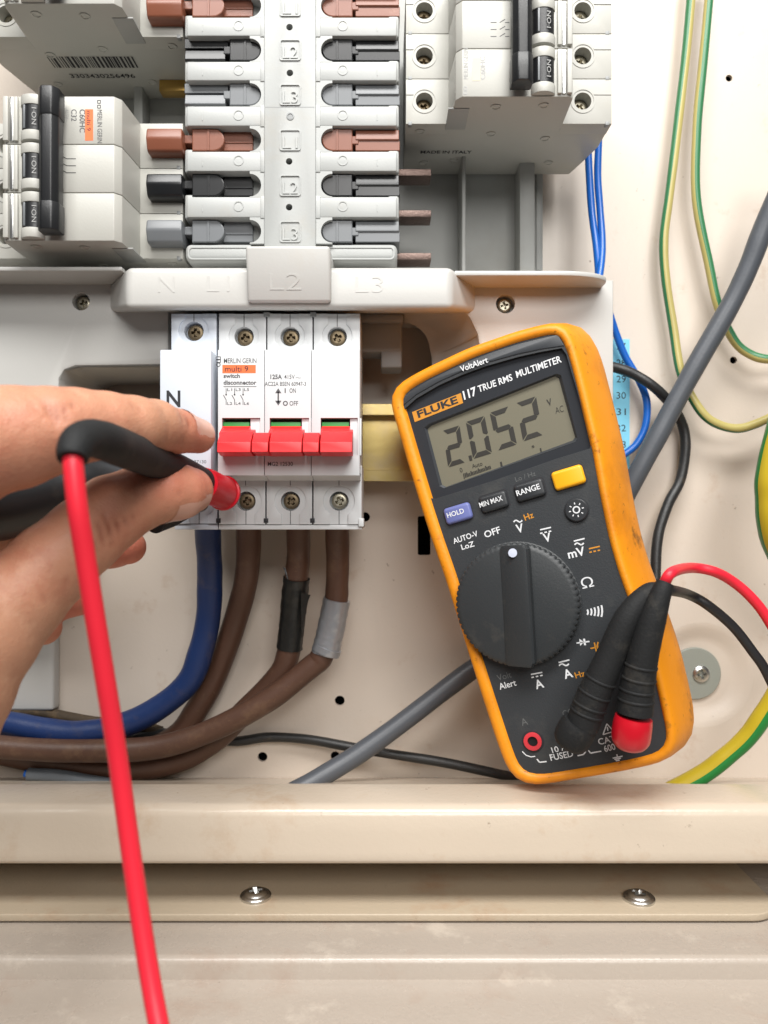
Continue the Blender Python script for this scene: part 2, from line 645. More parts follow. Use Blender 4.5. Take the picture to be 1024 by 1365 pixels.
# washer and screw in the dimple
w = thing("washer", "round grey washer with a cross-head screw in the dimple beside the multimeter", "washer", (dc.x, PY + 3.4, dc.z - 11))
mb = MB()
wc = P(927, 898, PY + 2)
wc = Vector((wc.x, PY + 3.4, wc.z))
mb.lathe([(12.4, 0), (12.4, 1.0), (12.0, 1.5), (4, 1.5)], wc, (0, -1, 0), 48, cap=True)
mb.build("disc", "washer_grey", w)
mb = MB()
screw_head(mb, wc + Vector((2.6, -2.3, 0)), (0, -1, 0), 4.0, dome=.8, rot=8)
mb.build("screw", "bright_screw", w)

# ------------------------------------------------------------------ DIN rail and grey end stop
mb = MB()
ra, rb = P(70, 640, 58), P(640, 537, 58)
zc = P(500, 590, 58).z
for s in (1, -1):
    pr = [(57.2, zc + s * 17.5), (58.2, zc + s * 17.5), (58.2, zc + s * 13.4), (64.5, zc + s * 13.4), (64.5, zc + s * 12.4), (57.2, zc + s * 12.4)]
    mb.prism(pr, 'x', ra.x, rb.x, .15, 1)
mb.box(ra.x, rb.x, 64.5, 65.6, zc - 13.4, zc + 13.4, .1, 1)
tag(mb.build("mounting_rail", "zinc_yellow"), "yellow zinc plated mounting rail behind the switch disconnector", "rail")
mb = MB()
mb.pbox(478, 430, 536, 469, 40, 56, 1.0, 3)
mb.pbox(508, 462, 536, 490, 40.3, 56, .8, 3)
mb.pbox(470, 418, 538, 428, 36, 56, .5)
tag(mb.build("end_stop", "rib_grey"), "grey plastic end stop clamped right of the switch disconnector", "end stop")

# ------------------------------------------------------------------ plastic cover round the switch
cv = thing("terminal_cover", "pale grey moulded plastic cover with raised N, L1, L2 and L3 letters round the switch", "cover", P(400, 700, 30))
WY = 24.0


def q(px, py, Y=WY):
    p = P(px, py, Y)
    return (p.x, p.z)


mb = MB()
outl = [q(-60, 372), q(819, 372), q(819, 700)]
outl += [q(640, 700), q(640, 470), q(636, 445), q(626, 424), q(610, 408), q(590, 400), q(225, 404), q(225, 478), q(219, 486), q(100, 488), q(86, 493), q(79, 504), q(78, 752)]
outl += [q(70, 760), q(-60, 760)]
sc_l, sc_r = P(108, 402, WY), P(674, 405, WY)
mb.plate(outl, [circ(sc_l.x, sc_l.z, 3.6, 28), circ(sc_r.x, sc_r.z, 3.9, 28)], WY, PY - 4, bev=1.6)
mb.build("face_plate", "cover_plastic", cv)
for c in (sc_l, sc_r):
    mb = MB()
    mb.lathe([(3.9, 0), (3.9, -6), (.01, -6)], (c.x, WY + .3, c.z), (0, -1, 0), 28, cap=False)
    mb.build("screw_well", "cover_plastic", cv)
    mb = MB()
    screw_head(mb, (c.x, WY + 3.0, c.z), (0, -1, 0), 2.9, dome=.5, rot=15)
    mb.build("screw", "screw_metal", cv)
# scoop between the hood and the right wing
mb = MB()
oc = [P(640, 700, WY + .8), P(640, 470, WY + .8), P(636, 445, WY + .8), P(626, 424, WY + .8), P(610, 408, WY + .8), P(590, 401, WY + .8), P(540, 401, WY + .8)]
ic = [P(576, 700, 52), P(576, 500, 52), P(574, 470, 52), P(568, 448, 52), P(556, 436, 52), P(548, 432, 52), P(540, 430, 52)]
oc, ic = spline(oc, 5), spline(ic, 5)
rows = []
for k in range(7):
    t = k / 6
    e = math.sin(t * math.pi / 2)
    rows.append([Vector((a.x + (b.x - a.x) * t, a.y + (b.y - a.y) * e, a.z + (b.z - a.z) * t)) for a, b in zip(oc, ic)])
mb.loft(rows, False)
mb.build("scoop", "cover_plastic", cv, smooth=80)
# scoop on the left, behind the neutral block
mb = MB()
oc = [P(225, 404, WY + .6), P(225, 440, WY + .6), P(225, 480, WY + .6)]
ic = [P(262, 420, 50), P(262, 445, 50), P(262, 480, 50)]
mb.loft([oc, ic], False)
oc = [P(78, 510, WY + 1), P(86, 494, WY + 1), P(110, 489, WY + 1), P(225, 488, WY + 1)]
ic = [P(110, 520, 54), P(116, 506, 54), P(130, 500, 54), P(230, 499, 54)]
mb.loft([oc, ic], False)
mb.build("recess_wall", "cover_plastic", cv, smooth=60)
# flat box on the panel below the cover's left wing
mb = MB()
mb.pbox(-90, 800, 71, 948, 67, PY - .2, 1.6, 4)
tag(mb.build("blanking_box", "cover_plastic"), "shallow pale grey plastic box on the panel at the left, under the wrist", "box")
# hood
HY = 4.0
mb = MB()


def hoodbar(mb, x0, x1, yt, yb, Y, back, bv):
    a, b = P(x0, yb, Y), P(x1, yt, Y)
    mb.hexa([(a.x, Y, a.z), (b.x, Y, a.z), (b.x, Y, b.z), (a.x, Y, b.z),
             (a.x - 20, back, a.z + 6), (b.x + 17, back, a.z + 6), (b.x + 17, back, b.z), (a.x - 20, back, b.z)], bv, 4)


hoodbar(mb, 169, 602, 355, 412, HY, 34, 2.4)
mb.build("hood", "cover_plastic", cv)
mb = MB()
a, b = P(327, 396, HY - 7), P(440, 327, HY - 7)
mb.hexa([(a.x, HY - 2.6, a.z - .8), (b.x, HY - 2.6, a.z - .8), (b.x, HY - 7, b.z), (a.x, HY - 7, b.z),
         (a.x - .4, 33, a.z + 6), (b.x + .4, 33, a.z + 6), (b.x + .4, 33, b.z), (a.x - .4, 33, b.z)], 1.2, 3)
mb.build("raised_tab", "cover_plastic", cv)
for s, x0, x1, y, Y in (("N", 211, 233, 390, HY), ("L1", 276, 306, 389, HY), ("L2", 360, 402, 384, HY - 3.7), ("L3", 474, 511, 390, HY)):
    mb = MB()
    A, B = P(x0, y, Y), P(x1, y, Y)
    nn = (0, -1, 0)
    if s == "L2":
        ta, tb_ = P(327, 396, HY - 7), P(440, 327, HY - 7)
        h_ = tb_.z - ta.z + .8
        zz = ta.z - .8 + h_ * .22
        A = Vector((A.x, HY - 2.6 - 4.4 * .22, zz))
        B = Vector((B.x, A.y, zz))
        nn = (0, -h_, -4.4)
    text(mb, s, A, B - A, nn, 22 / FPX * (Y + DIST), (B - A).length, ext=.14, bold=-.012)
    mb.build("raised_letter", "cover_plastic", cv, smooth=0)
# shelf slabs above the wings
SZ = P(700, 361, 8).z
mb = MB()
xa, xb = P(606, 361, 8).x, P(818, 361, 8).x
out = [(xa, 34), (xa, 7.6), (xb - 20, 7.6)] + [(xb - 20 + 20 * math.sin(R(t)), 7.6 + 11 - 11 * math.cos(R(t))) for t in range(10, 91, 10)] + [(xb, 34)]
fs = mb.loft([[(p[0], p[1], SZ - 1.9) for p in out], [(p[0], p[1], SZ) for p in out]], True, True, True)
bmesh.ops.recalc_face_normals(mb.bm, faces=[f for f in fs if f])
mb.bevel(fs, .4, 2)
mb.build("shelf", "cover_plastic", cv)
mb = MB()
SL = P(60, 353, 4).z
mb.box(P(-60, 0, 4).x, P(160, 0, 4).x, 6, 34, SL - 1.6, SL, .4)
mb.build("shelf", "cover_plastic", cv)

# ------------------------------------------------------------------ terminals with screw wells
def pole_terminal(parent, x0, x1, y0, y1, Y, scx, scy, up, m, screw_m, deep=5.0, kr=20, hr=13, sw=12, rot=0., screw=True, sr=10.5):
    """one pole: a block with a screw well and a front sheet with a keyhole cut; up: slot towards the top (1) or bottom (-1)"""
    k = (Y + DIST) / FPX
    a, b = P(x0, y1, Y), P(x1, y0, Y)
    c = P(scx, scy, Y)
    # back block with the hole
    mb = MB()
    g = .12
    mb.plate([(a.x + g, a.z), (b.x - g, a.z), (b.x - g, b.z), (a.x + g, b.z)], [circ(c.x, c.z, hr * k, 28)], Y + .7, Y + 30)
    mb.lathe([(hr * k, 0), (hr * k, -deep), (.01, -deep)], (c.x, Y + .7, c.z), (0, -1, 0), 28, cap=False)
    # front sheet: keyhole open to the edge
    r = kr * k
    s = sw * k
    th = math.asin(min(.95, s / r))
    e = b.z if up > 0 else a.z
    kh = []
    n = 26
    for i in range(n):
        t = th + (2 * math.pi - 2 * th) * i / (n - 1)
        kh.append((c.x + r * math.sin(t), c.z + up * r * math.cos(t)))
    # polygon: outer border running into the keyhole
    if up > 0:
        poly = [(a.x + g, e), (a.x + g, a.z), (b.x - g, a.z), (b.x - g, e), (c.x + s, e)] + kh + [(c.x - s, e)]
    else:
        poly = [(b.x - g, e), (b.x - g, b.z), (a.x + g, b.z), (a.x + g, e), (c.x - s, e)] + kh[::-1] + [(c.x + s, e)]
    mb.plate(poly, [], Y, Y + .9, bev=.18)
    mb.build("terminal_block", m, parent)
    if screw:
        mb = MB()
        screw_head(mb, (c.x, Y + 3.4, c.z), (0, -1, 0), sr * k, dome=.25, rot=rot, cw=.2)
        mb.build("terminal_screw", screw_m, parent, smooth=30)
    # split line
    mb = MB()
    zl0, zl1 = (c.z + hr * k, b.z) if up > 0 else (a.z, c.z - hr * k)
    mb.box(c.x - .14, c.x + .14, Y + .62, Y + .9, zl0, zl1)
    if up < 0:
        mb.box(c.x - .14, c.x + .14, Y - .03, Y + .2, c.z + r, b.z)
    mb.build("split_line", "print_grey", parent, smooth=0)


# ------------------------------------------------------------------ switch disconnector
sd = thing("switch_disconnector", "white three-pole switch disconnector with red linked toggles on the mounting rail", "switch", P(385, 700, 40))
TY = 12.0
edges_t = [291, 355.5, 417.5, 481]
edges_b = [291, 354.5, 417, 483]
edges_f = [290, 352.5, 415, 480]
for i in range(3):
    pole_terminal(sd, edges_t[i] + .5, edges_t[i + 1] - .5, 418, 476, TY, (325, 386.5, 449.5)[i], 448, 1, "white_plastic", "old_screw", rot=(12, 3, 30)[i])
    pole_terminal(sd, edges_b[i] + .5, edges_b[i + 1] - .5, 620, 699, TY, (327.5, 387, 452)[i], 668, -1, "white_plastic", ("old_screw", "old_screw", "screw_metal")[i], rot=(10, 40, 20)[i], kr=21)
    # pole body behind
    mb = MB()
    mb.pbox(edges_t[i] + 1, 421, edges_t[i + 1] - 1, 697, TY + 5, 57, .5)
    mb.build("pole_body", "white_plastic", sd)
# bottom sill under the lower terminals and small black latches
mb = MB()
a, b = P(291, 706, TY), P(483, 699.5, TY)
mb.box(a.x, b.x, TY + .8, 50, a.z, b.z, .3)
mb.build("sill", "white_plastic", sd)
for px in (291, 354.5, 416.5):
    mb = MB()
    mb.pbox(px - 3, 691, px + 3, 697, TY - .25, TY + 3, .1)
    mb.build("latch", "print_black", sd)
for px in (355.5, 417.5):
    mb = MB()
    mb.pbox(px - 4, 416, px + 4, 422, TY - .3, TY + 3, .1)
    mb.build("latch", "rib_grey", sd)
mb = MB()
mb.pbox(478, 691, 485, 702, TY - .6, TY + 10, .3)
mb.build("corner_foot", "white_plastic", sd)
# printed face: one panel per pole with the toggle opening cut out
wins = [(296, 557, 334, 606), (359, 557, 402.5, 606), (428, 557, 466.5, 606)]
wins = [(296, 557, 347, 607), (359.5, 557, 414.8, 607), (427.5, 557, 479.8, 607)]
for i in range(3):
    g = .3
    a, b = P(edges_f[i] + g, 634, 0), P(edges_f[i + 1] - g, 466, 0)
    w0 = P(wins[i][0], wins[i][3], 0)
    w1 = P(wins[i][2], wins[i][1], 0)
    w1.x = min(w1.x, b.x - .75)
    mb = MB()
    mb.plate([(a.x, a.z), (b.x, a.z), (b.x, b.z), (a.x, b.z)], [[(w0.x, w0.z), (w1.x, w0.z), (w1.x, w1.z), (w0.x, w1.z)]], 0, TY + 6, bev=.35)
    # sloping skirt under the face down to the lower terminals
    mb.hexa([(a.x, .5, a.z + .5), (b.x, .5, a.z + .5), (b.x, .4, a.z + 1.2), (a.x, .4, a.z + 1.2),
             (a.x, TY + 1, a.z - 1.6), (b.x, TY + 1, a.z - 1.6), (b.x, TY + 1, a.z + 1.2), (a.x, TY + 1, a.z + 1.2)], 0)
    mb.build("face_panel", "white_plastic", sd)
    # toggle opening: white infill right of the slot, dark slot with green flag
    sx = (334, 402.5, 466.8)[i]
    mb = MB()
    mb.pbox(sx, 557.5, wins[i][2] + 2, 607, 1.0, 8, .1)
    mb.build("slot_infill", "white_plastic", sd)
    mb = MB()
    mb.pbox(wins[i][0] - 3, 550, sx + 1, 612, 7, 9, 0)
    mb.build("slot_floor", "dark_slot", sd)
    mb = MB()
    mb.pbox(wins[i][0] + 1.5, 562.5, sx - 1.5, 576, 1.4, 6.9, .2)
    mb.build("flag", "green_flag", sd)
# red toggles and link bars
tpro = [(6, 32.6), (.2, 31.9), (-7.0, 29.6), (-12.4, 25.2), (-12.8, 21.6), (-6, 20.6), (6, 20.6)]
for x0, x1, u0, u1 in ((289, 333.5, 296.5, 333.5), (358.5, 401.5, 360.5, 402), (426, 468.5, 429, 466.5)):
    mb = MB()
    X0, X1 = P(x0, 0, -12).x, P(x1, 0, -12).x
    mb.prism([p for p in tpro if p[0] < 0.1] + [(-1, 21), (-1, 31)], 'x', X0 + .3, X1 + .2, .14, 2)
    U0, U1 = P(u0, 0, 0).x, P(u1, 0, 0).x
    mb.prism([(6, 33.0), (.2, 32.4), (-6, 29.2), (-5, 21), (6, 21)], 'x', U0, U1, .2, 2)
    mb.build("toggle", "red_plastic", sd, smooth=22)
for x0, x1 in ((335, 356.5), (403, 424)):
    mb = MB()
    X0, X1 = P(x0, 0, -12).x, P(x1, 0, -12).x
    mb.prism([(-2, 28.6), (-7.0, 29.2), (-12.1, 25.1), (-12.5, 21.7), (-2, 21)], 'x', X0 + .2, X1 + .2, .14, 2)
    mb.build("toggle_link", "red_plastic", sd, smooth=22)
# print
TE = -.06
mb = MB()
ptext(mb, "MERLIN GERIN", (298.5, 484), (342, 484), 6.6, TE, .008)
ptext(mb, "125A", (360.5, 505), (376, 505), 5.8, TE, .03)
ptext(mb, "415V", (379, 505), (393, 505), 5.8, TE, .008)
ptext(mb, "~", (394, 505.5), (401.5, 505.5), 5, TE)
ptext(mb, "AC22A BSEN 60947-3", (353, 514.2), (408, 514.2), 5.4, TE, .006)
ptext(mb, "I", (379.5, 523.5), (381, 523.5), 6, TE, .02)
ptext(mb, "ON", (386, 523.5), (394.5, 523.5), 6, TE, .008)
ptext(mb, "OFF", (386, 540.5), (397.5, 540.5), 6, TE, .008)
ptext(mb, "MG2 12530", (357, 621), (390.5, 621), 5.4, -.06, .01)
mb.build("lettering", "print_grey", sd, smooth=0)
mb = MB()
ptext(mb, "switch", (298, 503.5), (320, 503.5), 5.2, TE, .03)
ptext(mb, "disconnector", (298, 512.5), (342, 512.5), 5.6, TE, .03)
mb.build("lettering", "print_grey", sd, smooth=0)
mb = MB()
ptext(mb, "multi 9", (300, 495.2), (331, 495.2), 7.4, -.12, .005)
for i, s in enumerate(("L1", "L3", "L5")):
    x = 301.5 + 11.3 * i
    ptext(mb, s, (x + 1.5, 521), (x + 8, 521), 3.6, TE)
    ptext(mb, ("L2", "L4", "L6")[i], (x + 1.5, 539.5), (x + 8, 539.5), 3.6, TE)
    pline(mb, (x, 517.5), (x, 525.5), .8, TE)
    pline(mb, (x - 3.6, 526.5), (x, 533), .8, TE)
    pline(mb, (x, 533), (x, 539.5), .8, TE)
    c = P(x, 526, TE)
    mb.face([mb.v((c.x + .32 * math.cos(t), TE, c.z + .32 * math.sin(t))) for t in [k * math.pi / 5 for k in range(10)]])
pline(mb, (298, 515.3), (342, 515.3), .7, TE)
# emblem: two stacked boxes over a ring
for (x0, y0, x1, y1) in ((288.2, 475.5, 294, 479), (288.2, 479.5, 294, 483)):
    for aa, bb in (((x0, y0), (x1, y0)), ((x1, y0), (x1, y1)), ((x1, y1), (x0, y1)), ((x0, y1), (x0, y0))):
        pline(mb, aa, bb, .9, TE)
mb.xf = None
c = P(291, 486, TE)
for rr in (1,):
    mb.plate(circ(c.x, c.z, .85, 16), [circ(c.x, c.z, .58, 16)], TE, TE + .03)
mb.build("emblem", "print_black", sd, smooth=0)
mb = MB()
a, b = P(296.5, 497.3, -.07), P(341, 486.3, -.07)
mb.box(a.x, b.x, -.07, -.01, a.z, b.z)
mb.build("orange_badge", "print_orange", sd, smooth=0)
mb = MB()
pline(mb, (371, 522), (371, 537), 2.0, TE)
for tip, base in ((517.5, 524), (540.5, 534)):
    mb.face([mb.v(P(371, tip, TE)), mb.v(P(375.2, base, TE)), mb.v(P(366.8, base, TE))])
c = P(380.5, 537.6, TE)
mb.plate(circ(c.x, c.z, .95, 20), [circ(c.x, c.z, .55, 20)], TE, TE + .03)
mb.build("arrow", "print_grey", sd, smooth=0)

# ------------------------------------------------------------------ neutral terminal block
nb = thing("neutral_block", "white neutral terminal block marked N, left of the switch disconnector", "terminal block", P(250, 700, 40))
pole_terminal(nb, 228, 289, 418, 478, TY, 258, 441, 1, "neutral_plastic", "old_screw", rot=0, kr=20)
pole_terminal(nb, 230, 290, 630, 698, TY, 265, 670, -1, "neutral_plastic", "old_screw", rot=20, kr=21)
mb = MB()
mb.pbox(230, 421, 288.5, 697, TY + 5, 57, .5)
mb.build("block_body", "neutral_plastic", nb)
mb = MB()
mb.pbox(213, 466, 281.5, 636, -1.5, TY + 4, .5)
mb.build("face_panel", "neutral_plastic", nb)
mb = MB()
ptext(mb, "N", (222, 542), (240.5, 542), 21.5, -1.58, .02)
mb.build("lettering", "print_black", nb, smooth=0)
mb = MB()
ptext(mb, "MG 27130", (247, 617.5), (275, 617.5), 4.2, -1.58)
mb.build("lettering", "print_grey", nb, smooth=0)
mb = MB()
a, b = P(232, 706, TY), P(290, 699, TY)
mb.box(a.x, b.x, TY + .8, 50, a.z, b.z, .3)
mb.build("sill", "neutral_plastic", nb)

# ------------------------------------------------------------------ busbar tower
bt = thing("busbar_tower", "light grey busbar tower with brown, black and grey sliding contacts", "busbar", P(388, 350, 40))
rows_px = [(-53, 'grey_tab', 'L3'), (7, 'brown_tab', 'L1'), (66, 'black_tab', 'L2'), (125.5, 'grey_tab', 'L3'), (186, 'brown_tab', 'L1'), (246.5, 'black_tab', 'L2'), (308, 'grey_tab', 'L3')]
BY = 9.0
mb = MB()
ch = []
for px, py in ((386, -20), (386, 36), (386.5, 97), (385.5, 215), (385.5, 276)):
    c = P(px, py, BY)
    ch.append(circ(c.x, c.z, 1.3, 18))
a, b = P(352, 338, BY), P(421, -90, BY)
mb.plate([(a.x, a.z), (b.x, a.z), (b.x, b.z), (a.x, b.z)], ch, BY, 34, bev=.7)
mb.build("centre_column", "grey_plastic", bt)
mb = MB()
a, b = P(354, 143.2, BY), P(419, 142.2, BY)
mb.box(a.x, b.x, BY - .04, BY + .3, a.z, b.z)
mb.build("joint_line", "rib_grey", bt, smooth=0)
mb = MB()
c = P(387, 155, BY)
mb.lathe([(1.5, 0), (1.5, .25), (1.0, .3), (.9, .05), (.01, .05)], (c.x, BY, c.z), (0, -1, 0), 20, cap=False)
mb.build("rivet", "rib_grey", bt)
mb = MB()
a, b = P(262, 345, 27), P(518, -90, 27)
mb.box(a.x, b.x, 27, 62, a.z, b.z, .5)
mb.build("base", "grey_plastic", bt)
for (y, m, lab) in rows_px:
    if y > -20:
        mb = MB()
        c = P(387, y + 1, BY)
        s = 4.1
        mb.plate(rrect(c.x - s, c.z - s, c.x + s, c.z + s, .9), [rrect(c.x - s + .45, c.z - s + .45, c.x + s - .45, c.z + s - .45, .6)], BY - .5, BY + .05)
        text(mb, lab, c + Vector((0, .02, -.9)), (1, 0, 0), (0, -1, 0), 4.8, 5.8, center=True, ext=.6, bold=-.004)
        mb.build("phase_mark", "grey_plastic", bt, smooth=0)
# ribs between the slots
for i in range(len(rows_px) - 1):
    ya, yb = rows_px[i][0] + 15.5, rows_px[i + 1][0] - 18.5
    for (x0, x1, sd_) in ((249, 354, -1), (419, 529, 1)):
        mb = MB()
        mb.pbox(x0, ya, x1, yb, BY + 1.0, 34, .6, 2)
        # hooked outer lip
        lx = (x0 - 3, x0 + 12) if sd_ < 0 else (x1 - 12, x1 + 3)
        mb.pbox(lx[0], ya - 3, lx[1], yb + 2, BY + 4, 34, .9, 3)
        # shoulder where the rib meets the column
        sx = (343, 358) if sd_ < 0 else (415, 431)
        mb.pbox(sx[0] + 4, ya - 1, sx[1] - 4, yb + 1, BY + .7, 30, .15)
        rc = P(318 if sd_ < 0 else 457, (ya + yb) / 2 - 1, BY + 1.0)
        mb.plate(circ(rc.x, rc.z, 2.05, 22), [circ(rc.x, rc.z, 1.6, 22)], BY + .8, BY + 1.2)
        tc = P(270 if sd_ < 0 else 503, (ya + yb) / 2 + 2, BY + 1.0)
        mb.box(tc.x - .15, tc.x + .15, BY + .8, BY + 1.3, tc.z - 1.3, tc.z + 1.3)
        mb.build("rib", "grey_plastic", bt)
for (x0, x1) in ((246, 353), (420, 530)):
    mb = MB()
    mb.pbox(x0, 324, x1, 348, BY + 3, 60, 2.4, 4)
    mb.build("foot_rib", "grey_plastic", bt)
    mb = MB()
    a, b = P(x0 + 5, 346, BY + 3), P(x1 - 4, 329, BY + 3)
    mb.plate(rrect(a.x, a.z, b.x, b.z, 1.6), [rrect(a.x + .5, a.z + .5, b.x - .5, b.z - .5, 1.2)], BY + 2.7, BY + 3.2)
    mb.build("foot_bead", "grey_plastic", bt)


def stadium(x0, x1, y0, y1, Y, round_right):
    a, b = P(x0, y1, Y), P(x1, y0, Y)
    r = (b.z - a.z) / 2
    zc_ = (a.z + b.z) / 2
    if round_right:
        return [(a.x, a.z)] + circ(b.x - r, zc_, r, 12, -math.pi / 2, math.pi / 2, True) + [(a.x, b.z)]
    return [(b.x, b.z)] + circ(a.x + r, zc_, r, 12, math.pi / 2, math.pi * 1.5, True) + [(b.x, a.z)]


def facet(mb, x0, x1, y0, y1):
    a, b = P(x0, y1, BY + 3), P(x1, y0, BY + 3)
    h_ = b.z - a.z
    mb.prism([(BY + 3 + h_ * .22, b.z), (BY + 3, a.z + .5), (BY + 3.6, a.z), (27, a.z), (27, b.z)], 'x', a.x, b.x, .25, 2)


def contact(side, y, m, plugged):
    mb = MB()
    if side < 0:
        if plugged:
            mb.plate(stadium(256, 299, y - 14.8, y + 14.8, BY + 3.2, True), [], BY + 3.2, 27, bev=.4)
            mb.pbox(276, y - 14, 279, y + 14, BY + 2.8, 15, .1)
            mb.pbox(238, y - 6, 258, y + 5, BY + 5, 22, .3)
            a, b = P(195, y + 15.5, BY + 1), P(243, y - 15.5, BY + 1)
            zc_ = (a.z + b.z) / 2
            pr = [(BY + 1.0, b.z), (BY, zc_ + .4), (BY + 1.6, a.z + .6), (BY + 3, a.z), (24, a.z), (24, b.z)]
            mb.prism(pr, 'x', a.x, b.x, 1.1, 4)
            mb.pbox(298, y - 14.5, 337, y + 14.5, BY + 6, 27, .2)
            mb.pbox(299, y + 3, 337, y + 4.4, BY + 5.6, 20, .1)
        else:
            mb.plate(stadium(306, 348, y - 14.8, y + 14.8, BY + 3.2, True), [], BY + 3.2, 27, bev=.4)
            mb.pbox(325, y - 14, 328, y + 14, BY + 2.8, 15, .1)
            mb.pbox(298, y - 5, 308, y + 6, BY + 3.4, 22, .3)
            facet(mb, 246, 300, y - 1, y + 14)
            mb.pbox(246, y - 14.5, 304, y - 1.5, BY + 4.4, 27, .2)
    else:
        mb.plate(stadium(429, 470, y - 14.8, y + 14.8, BY + 3.2, False), [], BY + 3.2, 27, bev=.4)
        mb.pbox(448, y - 14, 451, y + 14, BY + 2.8, 15, .1)
        mb.pbox(468, y - 5, 478, y + 6, BY + 3.4, 22, .3)
        facet(mb, 474, 532, y - 14.5, y + 1)
        mb.pbox(474, y + 1.5, 533, y + 14.5, BY + 3.8, 27, .2)
    mb.build("contact_slider", m, bt, smooth=18)


for i, (y, m, lab) in enumerate(rows_px):
    contact(-1, y, m, i in (1, 4, 5, 6))
    contact(1, y, m, False)
# rounded inner ends of the slots, flush with the ribs
for i, (y, m, lab) in enumerate(rows_px):
    for side in (-1, 1):
        Yp = BY + 1.0
        k_ = (Yp + DIST) / FPX
        c = P(333 if side < 0 else 443, y, Yp)
        r_ = 15.2 * k_
        arc_ = [(c.x - side * r_ * math.cos(t), c.z + r_ * math.sin(t)) for t in [math.pi / 2 - math.pi * j / 14 for j in range(15)]]
        xe = P(354 if side < 0 else 419, y, Yp).x
        poly = [(xe, c.z + 18.5 * k_), (c.x, c.z + 18.5 * k_)] + arc_ + [(c.x, c.z - 16.5 * k_), (xe, c.z - 16.5 * k_)]
        mb = MB()
        mb.plate(poly, [], Yp + .05, 26)
        mb.build("slot_rim", "grey_plastic", bt, smooth=30)
# white slot ends on the left rows that are plugged in
for i in (1, 4, 5, 6):
    y = rows_px[i][0]
    mb = MB()
    mb.pbox(337, y - 14, 350, y + 14, BY + 8, 27, .4)
    mb.build("slot_end", "grey_plastic", bt)

# ------------------------------------------------------------------ tray behind the breakers
mb = MB()
TRY = 60.0
ty = thing("busbar_tray", "grey plastic tray of the distribution block behind the breakers", "tray", P(560, 360, 62))
mb.box(-150, P(722, 0, 66).x, TRY + 3, TRY + 6, P(0, 372, TRY).z, 250, .4)
mb.build("tray_base", "tray_plastic", ty)
for x0, x1, yf in ((616, 621, 44), (693, 713, 50)):
    mb = MB()
    mb.pbox(x0, -150, x1, 362, yf, 63, .5)
    mb.build("tray_rib", "tray_plastic", ty)
for x0, x1 in ((178, 190),):
    mb = MB()
    mb.pbox(x0, -150, x1, 362, 52, 63, .5)
    mb.build("tray_rib", "tray_plastic", ty)
for i, y in enumerate((230, 285, 342)):
    mb = MB()
    mb.pbox(500, y - 5, 575, y + 4, 30, 40, .25)
    mb.build("busbar_stub", "copper", ty)
mb = MB()
mb.pbox(212, 106, 250, 121, 46, 52, .3)
mb.build("busbar_stub", "brass", ty)
mb = MB()
mb.pbox(715, -150, 722, 360, 62, 72, .3)
mb.build("tray_edge", "tray_plastic", ty)

# ------------------------------------------------------------------ circuit breakers, lying on their sides
FY, TBY, BKY = -4.0, 16.0, 62.0


